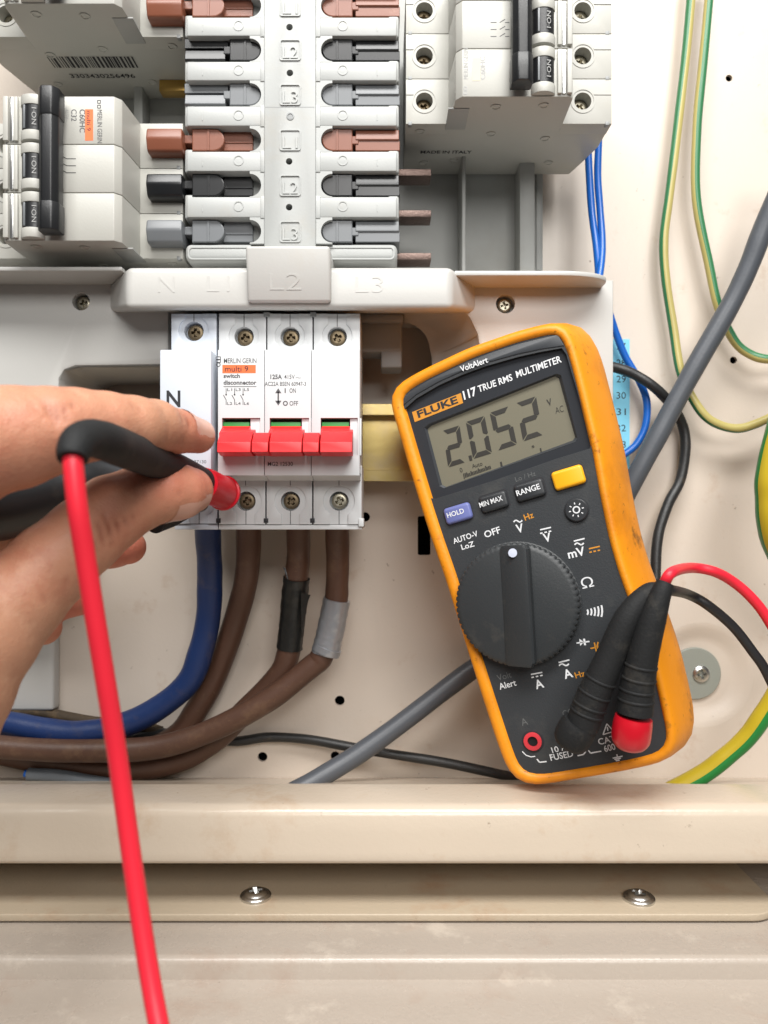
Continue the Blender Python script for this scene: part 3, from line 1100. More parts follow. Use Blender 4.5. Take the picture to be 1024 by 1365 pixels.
def breaker(label, mir, xin, z0, plugged, extra):
    """mir: +1 outgoing terminals to the right, -1 to the left; xin: x of the incoming end; z0: underside"""
    X = lambda a: xin + mir * a
    t = thing("circuit_breaker", label, "circuit breaker", (X(40), 30, z0), "circuit breakers on the busbar tower")
    for k in range(3):
        za, zb = z0 + 18 * k + .1, z0 + 18 * (k + 1) - .1
        mb = MB()
        pr = [(0, 56), (0, TBY + 8), (16.9, TBY + 8), (17.0, TBY - 1), (18.2, -1.5), (20.5, FY), (60.3, FY), (62, FY + 1.6), (62.6, TBY + 1), (62.6, TBY + 8), (82, TBY + 8), (82, 36), (78.5, 52), (76, BKY), (3, BKY)]
        pr = [(X(a), y) for a, y in pr]
        mb.prism(pr, 'z', za, zb, .35, 2)
        mb.build("pole_housing", "breaker_plastic", t)
        for a0, a1, ac, inc in ((0, 17.3, 7.4, True), (62.4, 82, 70.5, False)):
            xa, xb = sorted((X(a0 + .05), X(a1)))
            cx, cz = X(ac), (za + zb) / 2 + .2
            mb = MB()
            mb.plate([(xa, za), (xb, za), (xb, zb), (xa, zb)], [circ(cx, cz, 3.4, 28)], TBY, TBY + 8.2, bev=.25)
            mb.lathe([(3.4, 0), (3.4, -6.5), (.01, -6.5)], (cx, TBY + .2, cz), (0, -1, 0), 28, cap=False)
            # raised keyhole bead
            kz = cz
            mb.plate(circ(cx, kz, 5.0, 30, R(25), R(335), True) if False else circ(cx, kz, 4.9, 30), [circ(cx, kz, 4.4, 30)], TBY - .25, TBY + .05)
            xe = X(0.2) if inc else X(81.8)
            xs = sorted((cx + (-4.3 if (xe < cx) else 4.3), xe))
            mb.box(xs[0], xs[1], TBY - .25, TBY + .05, cz + 2.4, cz + 3.0)
            mb.build("terminal_block", "breaker_plastic", t)
            mb = MB()
            if not (inc and plugged):
                screw_head(mb, (cx, TBY + 5.2, cz), (0, -1, 0), 3.0, dome=.2, rot=random.uniform(0, 90), cw=.2)
                mb.build("terminal_screw", "old_screw" if inc else "screw_metal", t)
            else:
                mb.lathe([(3.2, 0), (.01, .02)], (cx, TBY + 3, cz), (0, -1, 0), 20, cap=False)
                mb.build("terminal_well", "hole_dark", t)
            mb = MB()
            lx = sorted((X(1 if inc else 79.5), X(2.4 if inc else 81)))
            mb.box(lx[0], lx[1], TBY - .15, TBY + 2, za - .5, za + .9, .1)
            mb.build("latch", "rib_grey", t)
        # toggle barrel: white half round with the black ON window in the middle
        ca = 50.5
        for (s0, s1, rr, m) in ((.5, 4.2, 4.6, "breaker_plastic"), (4.2, 13.6, 4.2, "black_plastic"), (13.6, 17.3, 4.6, "breaker_plastic")):
            mb = MB()
            pr = [(X(ca) + rr * math.cos(R(180 + q_ * 15)), FY + .6 + rr * .8 * math.sin(R(180 + q_ * 15))) for q_ in range(13)]
            mb.prism(pr, 'z', za + s0, za + s1, .25 if m[0] == 'b' and m[1] == 'r' else 0)
            mb.build("toggle_barrel" if m == "breaker_plastic" else "toggle", m, t)
        mb = MB()
        ang = R(58)
        for off, s in ((3.2, "I"), (0, "·"), (-2.6, "ON")):
            pass
        o = Vector((X(ca) + 1.6, FY + .6 - 4.2 * .8 - .12, za + 9.0))
        text(mb, "I·ON", o, (0, 0, -1) if mir < 0 else (0, 0, 1), (0.25, -1, 0), 1.6, 6.2, center=True, bold=.0)
        mb.build("lettering", "print_faint", t, smooth=0)
        mb = MB()
        xa = X(ca) - 2.1
        mb.box(xa - .35, xa + .35, FY - 3.0, FY - 1, za + 4.6, za + 13.2, .05)
        mb.build("toggle_ridge", "grey_tab", t)
        # slotted strip beside the barrels
        for a0, a1, m, yy in ((55.8, 57.4, "breaker_plastic", FY - 1.2), (57.6, 59.0, "bright_screw", FY - .7), (59.3, 61.2, "breaker_plastic", FY - 1.4)):
            xa, xb = sorted((X(a0), X(a1)))
            mb = MB()
            mb.box(xa, xb, yy, FY + 1, za + .8, zb - .6, .25)
            mb.build("vent_bar", m, t)
    # tie bar across the toggles
    mb = MB()
    cx = X(41.5)
    hx = [(cx - 3.6, FY - 3), (cx - 3.6, FY - 7.4), (cx - 1.7, FY - 9.6), (cx + 1.7, FY - 9.6), (cx + 3.6, FY - 7.4), (cx + 3.6, FY - 3)]
    mb.prism(hx, 'z', z0 + 2.5, z0 + 52, .4, 2)
    mb.prism([(cx - 1.6, FY + .5), (cx - 1.6, FY - 4), (cx + 1.6, FY - 4), (cx + 1.6, FY + .5)], 'z', z0 + 6, z0 + 48, .1)
    tb = mb.build("tie_bar", "black_plastic", t)
    for zc_ in (z0 + 6.2, z0 + 47.6):
        mb = MB()
        mb.prism([(cx - 3.9, FY - 2.4), (cx - 3.9, FY - 7.6), (cx - 1.9, FY - 9.9), (cx + 1.9, FY - 9.9), (cx + 3.9, FY - 7.6), (cx + 3.9, FY - 2.4)], 'z', zc_ - 5.2, zc_ + 5.2, .5, 2)
        mb.build("end_clip", "black_plastic", tb)
    # rivets and inset on the underside
    for a, y in ((6, 22), (9, 50), (35, 24), (34, 3), (52, 2), (58, 28), (64, 50), (22, 48)):
        mb = MB()
        mb.lathe([(2.0, -.05), (2.0, .35), (1.5, .4), (1.3, .1), (.01, .1)], (X(a), y, z0 + .12), (0, 0, -1), 20, cap=False)
        mb.build("rivet", "breaker_plastic", t)
    mb = MB()
    xa, xb = sorted((X(16), X(24)))
    mb.box(xa, xb, 4, 20, z0 - .25, z0 + .3, .1)
    mb.build("underside_inset", "tray_plastic", t)
    extra(t, X, z0)
    return t


def face_print(t, X, z0, m1, m_or, mir):
    """rotated print on the first pole"""
    d = (0, 0, -1) if mir < 0 else (0, 0, 1)
    n = (0, -1, 0)
    e = FY - .06
    zt = z0 + 53 if mir < 0 else z0 + 2.5
    sg = -1 if mir < 0 else 1

    def tx(s, a, off, h, w, m, bold=0.):
        mb = MB()
        text(mb, s, (X(a), e, zt + sg * off), d, n, h, w, bold)
        mb.build("lettering", m, t, smooth=0)
    return tx


def left_extra(t, X, z0):
    tx = face_print(t, X, z0, None, None, -1)
    tx("MERLIN GERIN", 26.6, 4.2, 1.8, 12.3, "print_grey")
    tx("C60HC", 33.2, 4.0, 2.1, 8.6, "print_grey", .012)
    tx("C32", 36.3, 4.0, 2.0, 4.4, "print_grey", .006)
    tx("415V~", 38.6, 4.0, 1.4, 4.6, "print_faint")
    tx("10000", 40.8, 4.0, 1.5, 5.0, "print_grey")
    mb = MB()
    x0, x1 = sorted((X(28.2), X(31.2)))
    mb.box(x0, x1, FY - .07, FY, z0 + 53 - 15.6, z0 + 53 - 4, 0)
    mb.build("orange_badge", "print_orange", t, smooth=0)
    mb = MB()
    text(mb, "multi 9", (X(30.5), FY - .12, z0 + 53 - 4.6), (0, 0, -1), (0, -1, 0), 1.5, 7.4)
    for i in range(3):
        z = z0 + 54 - 23.4 - i * 2.6
        x = X(34.6)
        for (xa, xb, za, zb) in ((0, -3.4, 0, 0), (-3.4, -5.2, 0, 1.0), (-5.2, -6.4, 0, 0), (-6.4, -7, 0, -.8), (-7, -8.4, -.8, 0), (-8.4, -9, 0, -.6), (-9, -10, -.6, 0)):
            A = Vector((x + xa, FY - .06, z + za))
            B = Vector((x + xb, FY - .06, z + zb))
            s = (B - A).normalized().cross(Vector((0, -1, 0))) * .13
            mb.face([mb.v(A - s), mb.v(B - s), mb.v(B + s), mb.v(A + s)])
    mb.build("wiring_diagram", "print_black", t, smooth=0)
    mb = MB()
    for k in range(2):
        c = (X(26.0), z0 + 53 - 1.2 - k * 1.8)
        mb.plate(rrect(c[0] - .7, c[1] - .7, c[0] + .7, c[1] + .7, .3), [rrect(c[0] - .4, c[1] - .4, c[0] + .4, c[1] + .4, .15)], FY - .06, FY - .02)
    mb.build("emblem", "print_grey", t, smooth=0)


def right_extra(t, X, z0):
    tx = face_print(t, X, z0, None, None, 1)
    tx("MERLIN GERIN", 22.6, 4.2, 1.7, 11.5, "print_faint")
    tx("C60HC", 29.0, 4.0, 2.0, 8.6, "print_faint", .012)
    mb = MB()
    x0, x1 = sorted((X(24.2), X(27.2)))
    mb.box(x0, x1, FY - .07, FY, z0 + 6, z0 + 14.5, 0)
    mb.build("orange_badge", "faded_orange", t, smooth=0)
    mb = MB()
    for k in range(2):
        c = (X(21.6), z0 + 1.6 + k * 1.6)
        mb.plate(rrect(c[0] - .7, c[1] - .7, c[0] + .7, c[1] + .7, .3), [rrect(c[0] - .4, c[1] - .4, c[0] + .4, c[1] + .4, .15)], FY - .06, FY - .02)
    mb.build("emblem", "print_faint", t, smooth=0)
    mb = MB()
    for i in range(3):
        z = z0 + 22.5 + i * 2.6
        x = X(31)
        for (xa, xb, za, zb) in ((0, 2.2, 0, 0), (3.4, 5.4, 0, 1.2), (5.4, 7, 0, 0)):
            A = Vector((x + xa, FY - .06, z + za))
            B = Vector((x + xb, FY - .06, z + zb))
            s = (B - A).normalized().cross(Vector((0, -1, 0))) * .13
            mb.face([mb.v(A - s), mb.v(B - s), mb.v(B + s), mb.v(A + s)])
    mb.build("wiring_diagram", "print_grey", t, smooth=0)
    mb = MB()
    text(mb, "MADE IN ITALY", (X(7), 41, z0 - .06), (1, 0, 0), (0, 0, -1), 2.6, 22, bold=.015)
    mb.build("lettering", "print_black", t, smooth=0)


def upper_extra(t, X, z0):
    mb = MB()
    random.seed(3)
    x = X(60)
    y0, y1 = 29, 37
    tot = 0
    while tot < 35:
        wbar = random.choice((.35, .35, .7, 1.05))
        mb.face([mb.v((x + tot, y0, z0 - .06)), mb.v((x + tot + wbar, y0, z0 - .06)), mb.v((x + tot + wbar, y1, z0 - .06)), mb.v((x + tot, y1, z0 - .06))])
        tot += wbar + random.choice((.35, .5, .8))
    mb.build("barcode", "print_black", t, smooth=0)
    mb = MB()
    text(mb, "3303430256496", (x + 4, 44.6, z0 - .06), (1, 0, 0), (0, 0, -1), 3.0, 28, bold=.01)
    mb.build("lettering", "print_black", t, smooth=0)


XL = P(244, 0, TBY).x
XR = P(541, 0, TBY).x
breaker("three-pole breaker with a bright orange badge, on the left above the cover shelf", -1, XL, 100.8, True, left_extra)
breaker("breaker at the top left corner, seen from below with a barcode on its underside", -1, XL, 189.0, True, upper_extra)
breaker("breaker at the top right of the busbar tower, faded print, MADE IN ITALY underneath", 1, XR, 154.4, False, right_extra)

# ------------------------------------------------------------------ cables
def cable(name, label, cat, pts, r, m, group=None, stripe=None, twist=0., parts=None, seg=18):
    mb = MB()
    mb.tube([P(*p) for p in pts], r, seg, stripe, twist, wob=.016)
    o = mb.build(name, m, smooth=50)
    return tag(o, label, cat, group)


G = "heavy cables below the switch"
cable("power_cable", "thick blue cable curving from under the neutral block to the left", "cable",
      [(277, 690, 34), (278, 730, 46), (280, 770, 54), (278, 815, 57), (269, 865, 58), (250, 910, 58), (205, 948, 58), (152, 970, 58), (102, 978, 58), (50, 972, 60), (0, 963, 62), (-60, 955, 62)], 5.6, "cable_blue", G)
cable("power_cable", "thick brown cable without any tape, next to the blue one", "cable",
      [(332, 690, 34), (331, 735, 48), (327, 780, 56), (315, 822, 62), (289, 898, 66), (262, 945, 66), (230, 985, 66), (160, 1008, 67), (60, 1005, 67), (-60, 1000, 67)], 5.4, "cable_brown", G)
b2 = [(398, 690, 34), (398, 730, 46), (396, 765, 50), (391, 815, 54), (386, 866, 56), (371, 900, 57), (325, 950, 60), (285, 988, 62), (240, 1014, 63), (170, 1026, 63), (80, 1018, 63), (0, 1004, 63), (-60, 996, 63)]
c2 = cable("power_cable", "thick brown cable wrapped with black tape below the switch", "cable", b2, 5.2, "cable_brown", G)
b3 = [(450, 690, 34), (450, 730, 44), (450, 775, 48), (448, 800, 49), (438, 850, 50), (428, 876, 50), (414, 890, 50), (356, 934, 50), (284, 973, 50), (203, 997, 50), (102, 1001, 50), (0, 996, 50), (-60, 990, 50)]
c3 = cable("power_cable", "thick brown cable wrapped with silver tape, the rightmost of the heavy cables", "cable", b3, 5.1, "cable_brown", G)


def tape(parent, pts, r, m, wrinkle):
    mb = MB()
    sp = spline([P(*p) for p in pts], 10)
    n = len(sp)
    rs = [r + wrinkle * (.5 + .5 * math.sin(k * 1.7)) * random.random() for k in range(n)]
    mb.tube(sp, rs, 22, raw=True)
    for v in mb.bm.verts:
        v.co += Vector((random.uniform(-1, 1), random.uniform(-1, 1), random.uniform(-.5, .5))) * .2
    mb.build("tape_wrap", m, parent, smooth=40)


tape(c2, [(395.5, 770, 50.3), (391, 815, 54), (386, 864, 56)], 5.75, "tape_black", .25)
mb = MB()
mb.hexa([P(401, 790, 45), P(414, 793, 47), P(411, 801, 47), P(402, 845, 48), P(401, 790, 45.5), P(414, 793, 47.5), P(411, 801, 47.5), P(402, 845, 48.5)], 0)
mb.hexa([P(377, 755, 47), P(384, 760, 47), P(388, 772, 46), P(383, 772, 46), P(377, 755, 47.3), P(384, 760, 47.3), P(388, 772, 46.3), P(383, 772, 46.3)], 0)
mb.build("tape_flap", "tape_black", c2, smooth=0)
tape(c3, [(449, 799, 49), (441, 840, 50), (433, 872, 50)], 6.0, "tape_silver", .3)
mb = MB()
mb.tube([P(437, 862, 49.7), P(434, 870, 49.8)], 6.5, 22)
mb.build("tape_edge", "tape_silver", c3, smooth=40)

cable("auxiliary_cable", "thin black cable running low behind the brown cables to the multimeter", "cable",
      [(120, 990, 71), (188, 981, 71), (218, 977, 71), (265, 985, 71), (315, 988, 71), (356, 983, 71), (406, 985, 70), (457, 994, 68), (520, 1005, 66), (600, 1018, 64), (675, 1034, 62), (720, 1045, 62)], 2.25, "cable_black")
cable("dusty_cable", "short dusty dark cable end behind the blue cable", "cable",
      [(-30, 948, 70), (40, 948, 70), (85, 955, 70), (130, 963, 70), (180, 965, 71), (215, 976, 72)], 2.6, "cable_dusty")
cable("cable_offcut", "stub of grey sheathed cable with blue core lying at lower left", "cable",
      [(38, 1032, 55), (70, 1034, 55), (110, 1040, 55), (150, 1046, 55)], 2.9, "grey_sheath")
mb = MB()
mb.tube([P(33, 1031, 54.5), P(40, 1032, 54.5)], 1.6, 12)
tag(mb.build("conductor_end", "wire_blue", bpy.data.objects["cable_offcut"]))
cable("grey_cable", "thick grey cable crossing diagonally behind the multimeter", "cable",
      [(1060, 190, 40), (1042, 245, 42), (1020, 299, 46), (1000, 350, 49), (973, 409, 52), (929, 484, 55), (899, 540, 57), (872, 590, 58), (840, 650, 60), (790, 740, 66), (715, 830, 66), (622, 898, 60), (560, 945, 56), (480, 1004, 50), (425, 1037, 44), (370, 1068, 36)], 4.35, "cable_grey", seg=24)
st = set(range(0, 6))
cable("earth_wire", "thin green and yellow wire, left of the pair hanging from the top right", "wire",
      [(925, -40, 66), (921, 0, 66), (913, 88, 66), (901, 189, 66), (892, 264, 66), (885, 321, 66), (888, 374, 66), (898, 440, 66), (908, 497, 64), (925, 534, 62), (947, 560, 61), (978, 571, 61), (1008, 565, 61), (1050, 545, 61)], 2.05, ["earth_yellow", "earth_green"], "earth wires", set(range(0, 7)), .004)
cable("earth_wire", "thin green and yellow wire, right of the pair hanging from the top right", "wire",
      [(950, -40, 65), (945, 0, 65), (937, 88, 65), (929, 175, 65), (928.5, 264, 65), (945, 352, 65), (958, 409, 65), (978, 453, 65), (1000, 472, 64), (1024, 479, 62), (1060, 476, 62)], 2.05, ["earth_yellow", "earth_green"], "earth wires", {13, 14, 15, 16, 17, 0, 1}, -.002)
cable("earth_wire", "thick green and yellow wire bulging in at the right edge", "wire",
      [(1075, 480, 34), (1050, 560, 30), (1036, 625, 28), (1032, 665, 28), (1038, 705, 28), (1056, 755, 30), (1090, 810, 34)], 7.6, ["earth_yellow_deep", "earth_green_deep"], "earth wires", {4, 5}, 0, seg=18)
cable("earth_wire", "thick green and yellow wire at lower right beside the multimeter", "wire",
      [(1075, 850, 30), (1045, 905, 32), (1024, 943, 34), (1000, 978, 36), (970, 1007, 38), (933, 1034, 40), (880, 1062, 42)], 3.9, ["earth_yellow_deep", "earth_green_deep"], "earth wires", {11, 12, 13, 14, 15, 16, 17, 0}, 0)
cable("neutral_wire", "thin blue wire running behind the shelf, right one of two", "wire",
      [(800, 150, 52), (798, 194, 52), (797, 234, 52), (800, 281, 50), (803, 328, 46), (799, 368, 42), (790, 400, 40)], 1.6, "wire_blue", "thin blue wires")
cable("neutral_wire", "thin blue wire running behind the shelf, left one of two", "wire",
      [(784, 180, 53), (785.5, 231, 52), (789, 281, 50), (795, 328, 46), (798, 372, 44), (790, 404, 42)], 1.6, "wire_blue", "thin blue wires")
cable("neutral_wire", "thin blue wire looping over the numbered blue strip", "wire",
      [(800, 380, 64), (810, 410, 66), (819, 437, 68), (833, 474, 69), (851, 505, 69), (862, 534, 69), (861, 566, 69), (850, 590, 69), (835, 604, 69), (800, 625, 69)], 1.7, "wire_blue", "thin blue wires")
cable("auxiliary_cable", "black cable looping from the cover down behind the multimeter", "cable",
      [(795, 484, 64), (820, 490, 64), (846, 499, 63), (872, 516, 62), (896, 541, 66), (910, 567, 69), (914, 597, 69), (907, 640, 68), (892, 670, 66), (880, 703, 64), (875, 737, 62), (874, 775, 60), (872, 830, 58)], 2.35, "cable_black")

# numbered strip on the panel
ns = thing("number_strip", "light blue label strip with circuit numbers beside the multimeter top", "label", P(828, 612, PY))
mb = MB()
a, b = P(800, 625, PY - .4), P(839.5, 452, PY - .4)
mb.box(a.x, b.x, PY - .4, PY - .05, a.z, b.z)
mb.build("strip", "strip_blue", ns, smooth=0)
for i, s in enumerate(("27", "28", "29", "30", "31", "32", "33")):
    mb = MB()
    yb = 466 + 21.8 * i
    ptext(mb, s, (822, yb), (834.5, yb), 9, PY - .46)
    mb.build("lettering", "print_black", ns, smooth=0)

# ------------------------------------------------------------------ multimeter
mm_c = P(706, 742, -6)
roll, yaw, pitch = R(15.0), R(19), R(6)
u0, v0, w0 = Vector((1, 0, 0)), Vector((0, 0, 1)), Vector((0, -1, 0))
My = Matrix.Rotation(-yaw, 3, 'Z')
Mp = Matrix.Rotation(-pitch, 3, 'X')
Mr = Matrix.Rotation(-roll, 3, 'Y')
MM = Mr @ Mp @ My
MU, MV, MW = MM @ u0, MM @ v0, MM @ w0
CAMP = Vector((0, -DIST, 0))


def ml(u, v, w):
    return mm_c + MU * u + MV * v + MW * w


def uv(px, py, w=0.):
    """local coordinates on the meter, at height w over its face, of what shows at a pixel"""
    d = P(px, py, 0) - CAMP
    o = mm_c + MW * w
    t = (o - CAMP).dot(MW) / d.dot(MW)
    p = CAMP + d * t - o
    return Vector((p.dot(MU), p.dot(MV)))


def resample(pts, n):
    pts = [Vector(p) for p in pts]
    L = [0]
    for a, b in zip(pts, pts[1:] + pts[:1]):
        L.append(L[-1] + (b - a).length)
    out = []
    for i in range(n):
        s = L[-1] * i / n
        k = max(j for j in range(len(pts)) if L[j] <= s + 1e-9)
        a, b = pts[k], pts[(k + 1) % len(pts)]
        t = (s - L[k]) / max(1e-9, L[k + 1] - L[k])
        out.append(a.lerp(b, t))
    return out


def smooth_loop(pts, it):
    for _ in range(it):
        n = len(pts)
        pts = [pts[i] * .5 + (pts[i - 1] + pts[(i + 1) % n]) * .25 for i in range(n)]
    return pts


face_px = [(534, 531), (541, 522), (570, 505), (631, 476), (692, 455), (746, 442), (752, 456), (761, 480), (776, 540), (790, 598), (801, 662), (813, 720), (826, 765),
           (842, 808), (858, 852), (871, 893), (884, 950), (891, 985), (887, 997), (878, 1004), (840, 1013), (797, 1021), (724, 1033), (702, 1032), (692, 1024), (678, 985), (660, 930), (643, 877), (626, 822),
           (608, 765), (590, 714), (575, 668), (556, 605), (540, 550)]
face = resample([uv(*p) for p in face_px], 150)
face = smooth_loop(face, 2)
# order clockwise in the picture; outward normals
cen = sum(face, Vector((0, 0))) / len(face)
nrm = []
for i in range(len(face)):
    t = (face[(i + 2) % len(face)] - face[i - 2]).normalized()
    n_ = Vector((-t.y, t.x))
    if n_.dot(face[i] - cen) < 0:
        n_ = -n_
    nrm.append(n_)
nrm = smooth_loop(nrm, 4)
nrm = [n_.normalized() for n_ in nrm]
mmt = thing("multimeter", "yellow and black digital multimeter reading 2.052 V leaning on the ledge", "multimeter", ml(0, -82, -20))


def off(d, w, rs=0.):
    out = []
    for p, n_ in zip(face, nrm):
        k = d + rs * max(0, n_.x) + (1.3 * max(0, -n_.x) + .7 * max(0, n_.y)) * min(1, max(0, d) / 2)
        out.append(ml(p.x + n_.x * k, p.y + n_.y * k, w))
    return out


mb = MB()
mb.loft([off(-.6, -2), off(-.1, .2), off(.5, 1.0), off(1.4, 1.3), off(2.4, 1.0), off(3.3, -.2), off(3.8, -2.2, .6), off(4.2, -6, 1.8), off(4.6, -12, 3.6), off(4.8, -18, 5), off(4.6, -24, 5.5), off(3.6, -31, 4), off(1.2, -37, 2), off(-6, -40)], True, False, True)
mb.build("holster", "holster", mmt, smooth=60)
# the face plate with the display opening
bez_px = [(543, 560)] + [(510 + x / 3.303, 420 + y / 3.303) for x, y in ((92, 418), (150, 366), (250, 308), (350, 263), (450, 226), (600, 183), (700, 161), (790, 145))] + [ (755, 472), (775, 540), (789, 592), (786, 598), (740, 612), (660, 640), (580, 665), (574, 664), (571, 658)]
bez = [uv(*p) for p in bez_px]
mb = MB()
mb.xf = lambda p: ml(p[0], p[2], p[1])
mb.plate([(p.x, p.y) for p in face], [[(p.x, p.y) for p in bez]], 0, -3)
mb.xf = None
mb.build("face_plate", "meter_face", mmt)
# top band carrying the first line of print, a strip proud of the face
Z6 = lambda x, y: (510 + x / 3.303, 420 + y / 3.303)
band_px = [(540, 527), (570, 508), (600, 493), (631, 479.5), (660, 468.5), (692, 458.5), (744, 446)] + [Z6(*p) for p in ((800, 135), (700, 150), (600, 171), (450, 212), (350, 248), (250, 293), (150, 350), (92, 398))]
band = [uv(*p) for p in band_px]
mb = MB()
mb.xf = lambda p: ml(p[0], p[2], p[1])
mb.plate([(p.x, p.y) for p in band], [], .35, -.5, bev=.25)
mb.xf = None
mb.build("top_band", "meter_band", mmt)
# display: bezel recess, window frame and LCD
lcd_px = [(566, 570), (572, 565), (742, 498), (748, 500), (770, 584), (767, 589), (592, 651), (586, 648)]
BW = -1.6
lcd = [uv(px, py, BW) for px, py in lcd_px]
bezi = [uv(px, py, BW) for px, py in bez_px]
mb = MB()
mb.xf = lambda p: ml(p[0], p[2], p[1])
mb.plate([(p.x + (p.x - 0) * .02, p.y) for p in bezi], [[(p.x, p.y) for p in lcd]], BW, BW - 1.6)
mb.xf = None
mb.build("display_frame", "bezel", mmt)
mb = MB()
lo = [ml(p.x, p.y, BW + .05) for p in lcd]
lin = [uv(px, py, BW - 1.5) for px, py in [(570, 572), (575, 567.5), (740, 501.5), (745, 504), (767, 583), (764, 587), (595, 649), (589.5, 646)]]
mb.loft([lo, [ml(p.x, p.y, BW - 1.4) for p in lin]])
mb.build("display_rebate", "bezel_side", mmt)
mb = MB()
LW = BW - 1.5
q4 = [uv(px, py, LW) for px, py in [(560, 566), (745, 490), (778, 588), (588, 660)]]
mb.face([mb.v(ml(p.x, p.y, LW)) for p in q4])
mb.build("display", "lcd", mmt, smooth=0)


def mtext(mb, s, a, b, hpx, w, bold=0., slant=0.):
    A2, B2 = uv(a[0], a[1], w), uv(b[0], b[1], w)
    A, B = ml(A2.x, A2.y, w), ml(B2.x, B2.y, w)
    k = (A - CAMP).length / FPX
    text(mb, s, A, B - A, MW, hpx * k, (B - A).length, bold, slant=slant)


def mpoly(mb, pts, w):
    mb.face([mb.v(ml(*uv(px, py, w), w)) for px, py in pts])


def mstroke(mb, pts, wd, w):
    pp = [uv(px, py, w) for px, py in pts]
    for a, b in zip(pp, pp[1:]):
        d = (b - a).normalized()
        s = Vector((-d.y, d.x)) * wd / 2
        mb.face([mb.v(ml(*(a - s), w)), mb.v(ml(*(b - s), w)), mb.v(ml(*(b + s), w)), mb.v(ml(*(a + s), w))])


# seven segment digits; pixel corners TL, TR, BL of each digit cell
SEG = {'0': 'abcdef', '2': 'abged', '5': 'afgcd'}


def digit(mb, ch_, tl, tr, bl, w):
    TL, TR, BL = uv(*tl, w), uv(*tr, w), uv(*bl, w)
    ex, ey = TR - TL, BL - TL

    def m(x, y):
        p = TL + ex * x + ey * y
        return mb.v(ml(p.x, p.y, w))
    t, h = .25, .125
    shp = {
        'a': [(.04, 0), (.96, 0), (.96 - t + .03, h), (.04 + t - .03, h)],
        'g': [(.10, .5), (.2, .5 - h / 2), (.8, .5 - h / 2), (.9, .5), (.8, .5 + h / 2), (.2, .5 + h / 2)],
        'd': [(.04, 1), (.96, 1), (.96 - t + .03, 1 - h), (.04 + t - .03, 1 - h)],
        'f': [(0, .025), (t, .025 + h), (t, .5 - h * .62), (.08, .5 - .02), (0, .46)],
        'e': [(0, .975), (t, .975 - h), (t, .5 + h * .62), (.08, .5 + .02), (0, .54)],
        'b': [(1, .025), (1 - t, .025 + h), (1 - t, .5 - h * .62), (.92, .5 - .02), (1, .46)],
        'c': [(1, .975), (1 - t, .975 - h), (1 - t, .5 + h * .62), (.92, .5 + .02), (1, .54)]}
    for s in SEG[ch_]:
        mb.face([m(*p) for p in shp[s]])


EW = LW + .12
mb = MB()
Z = lambda x, y: (540 + x / 4.267, 480 + y / 4.267)
digit(mb, '2', Z(214, 402), Z(310, 371), Z(246, 610), EW)
digit(mb, '0', Z(346, 352), Z(452, 317), Z(388, 562), EW)
digit(mb, '5', Z(482, 300), Z(590, 262), Z(528, 515), EW)
digit(mb, '2', Z(632, 245), Z(745, 205), Z(672, 462), EW)
mpoly(mb, [Z(360, 545), Z(378, 540), Z(384, 570), Z(368, 574)], EW)
mb.build("display_digits", "lcd_ink", mmt, smooth=0)
mb = MB()
mtext(mb, "V", Z(812, 262), Z(838, 252), 8.5, EW, .02, .1)
mtext(mb, "AC", Z(858, 306), Z(904, 292), 8.5, EW, -.01, .1)
mtext(mb, "s", Z(722, 500), Z(738, 495), 4.5, EW)
mtext(mb, "0", Z(316, 640), Z(330, 635), 6, EW)
mtext(mb, "Auto", Z(384, 616), Z(442, 598), 5.5, EW)
for i in range(19):
    x = 330 + i * 8.3
    y = 672 - i * 2.9
    hh = 30 if i < 3 else (22 if i % 5 else 30)
    mpoly(mb, [Z(x, y - hh + 4), Z(x + 6, y - hh + 2), Z(x + 11, y - 2 if i != 0 else y + 6), Z(x + 5, y)], EW)
mpoly(mb, [Z(540, 580), Z(550, 577), Z(556, 604), Z(546, 607)], EW)
mpoly(mb, [Z(766, 502), Z(774, 499), Z(780, 526), Z(772, 528)], EW)
mb.build("display_symbols", "lcd_ink", mmt, smooth=0)
# name strip on the display window
mb = MB()
Z6 = lambda x, y: (510 + x / 3.303, 420 + y / 3.303)
mpoly(mb, [Z6(130, 427), Z6(345, 343), Z6(355, 387), Z6(142, 471)], BW + .12)
mb.build("amber_badge", "print_amber", mmt, smooth=0)
mb = MB()
mtext(mb, "FLUKE", Z6(158, 452), Z6(334, 385), 9.2, BW + .2, .03)
mb.build("lettering", "print_black", mmt, smooth=0)
mb = MB()
mtext(mb, "117", Z6(360, 372), Z6(416, 350), 11, BW + .15, .03, .1)
mtext(mb, "TRUE RMS", Z6(424, 340), Z6(574, 286), 8.6, BW + .15, .015, .05)
mtext(mb, "MULTIMETER", Z6(592, 276), Z6(790, 206), 8.8, BW + .15, .015, .05)
mtext(mb, "VoltAlert", Z6(346, 250), Z6(466, 207), 7.6, .8, .015)
mb.build("lettering", "print_white", mmt, smooth=0)

# push buttons
def mbutton(name, px, py, wu, hv, h, m, rot=0., bevl=.9):
    c = uv(px, py, h)
    mb = MB()
    mb.xf = lambda p: ml(c.x + p[0], c.y + p[2], p[1])
    mb.plate(rrect(-wu / 2, -hv / 2, wu / 2, hv / 2, 1.3), [], h, -1, bev=bevl)
    o = mb.build(name, m, mmt, smooth=50)
    mb = MB()
    c0 = uv(px, py, 0)
    mb.xf = lambda p: ml(c.x + p[0] + .0, c.y + p[2], p[1])
    mb.plate(rrect(-wu / 2 - .5, -hv / 2 - .5, wu / 2 + .5, hv / 2 + .5, 1.6), [], .06, -.3)
    mb.build("button_gap", "print_black", o, smooth=0)
    return o


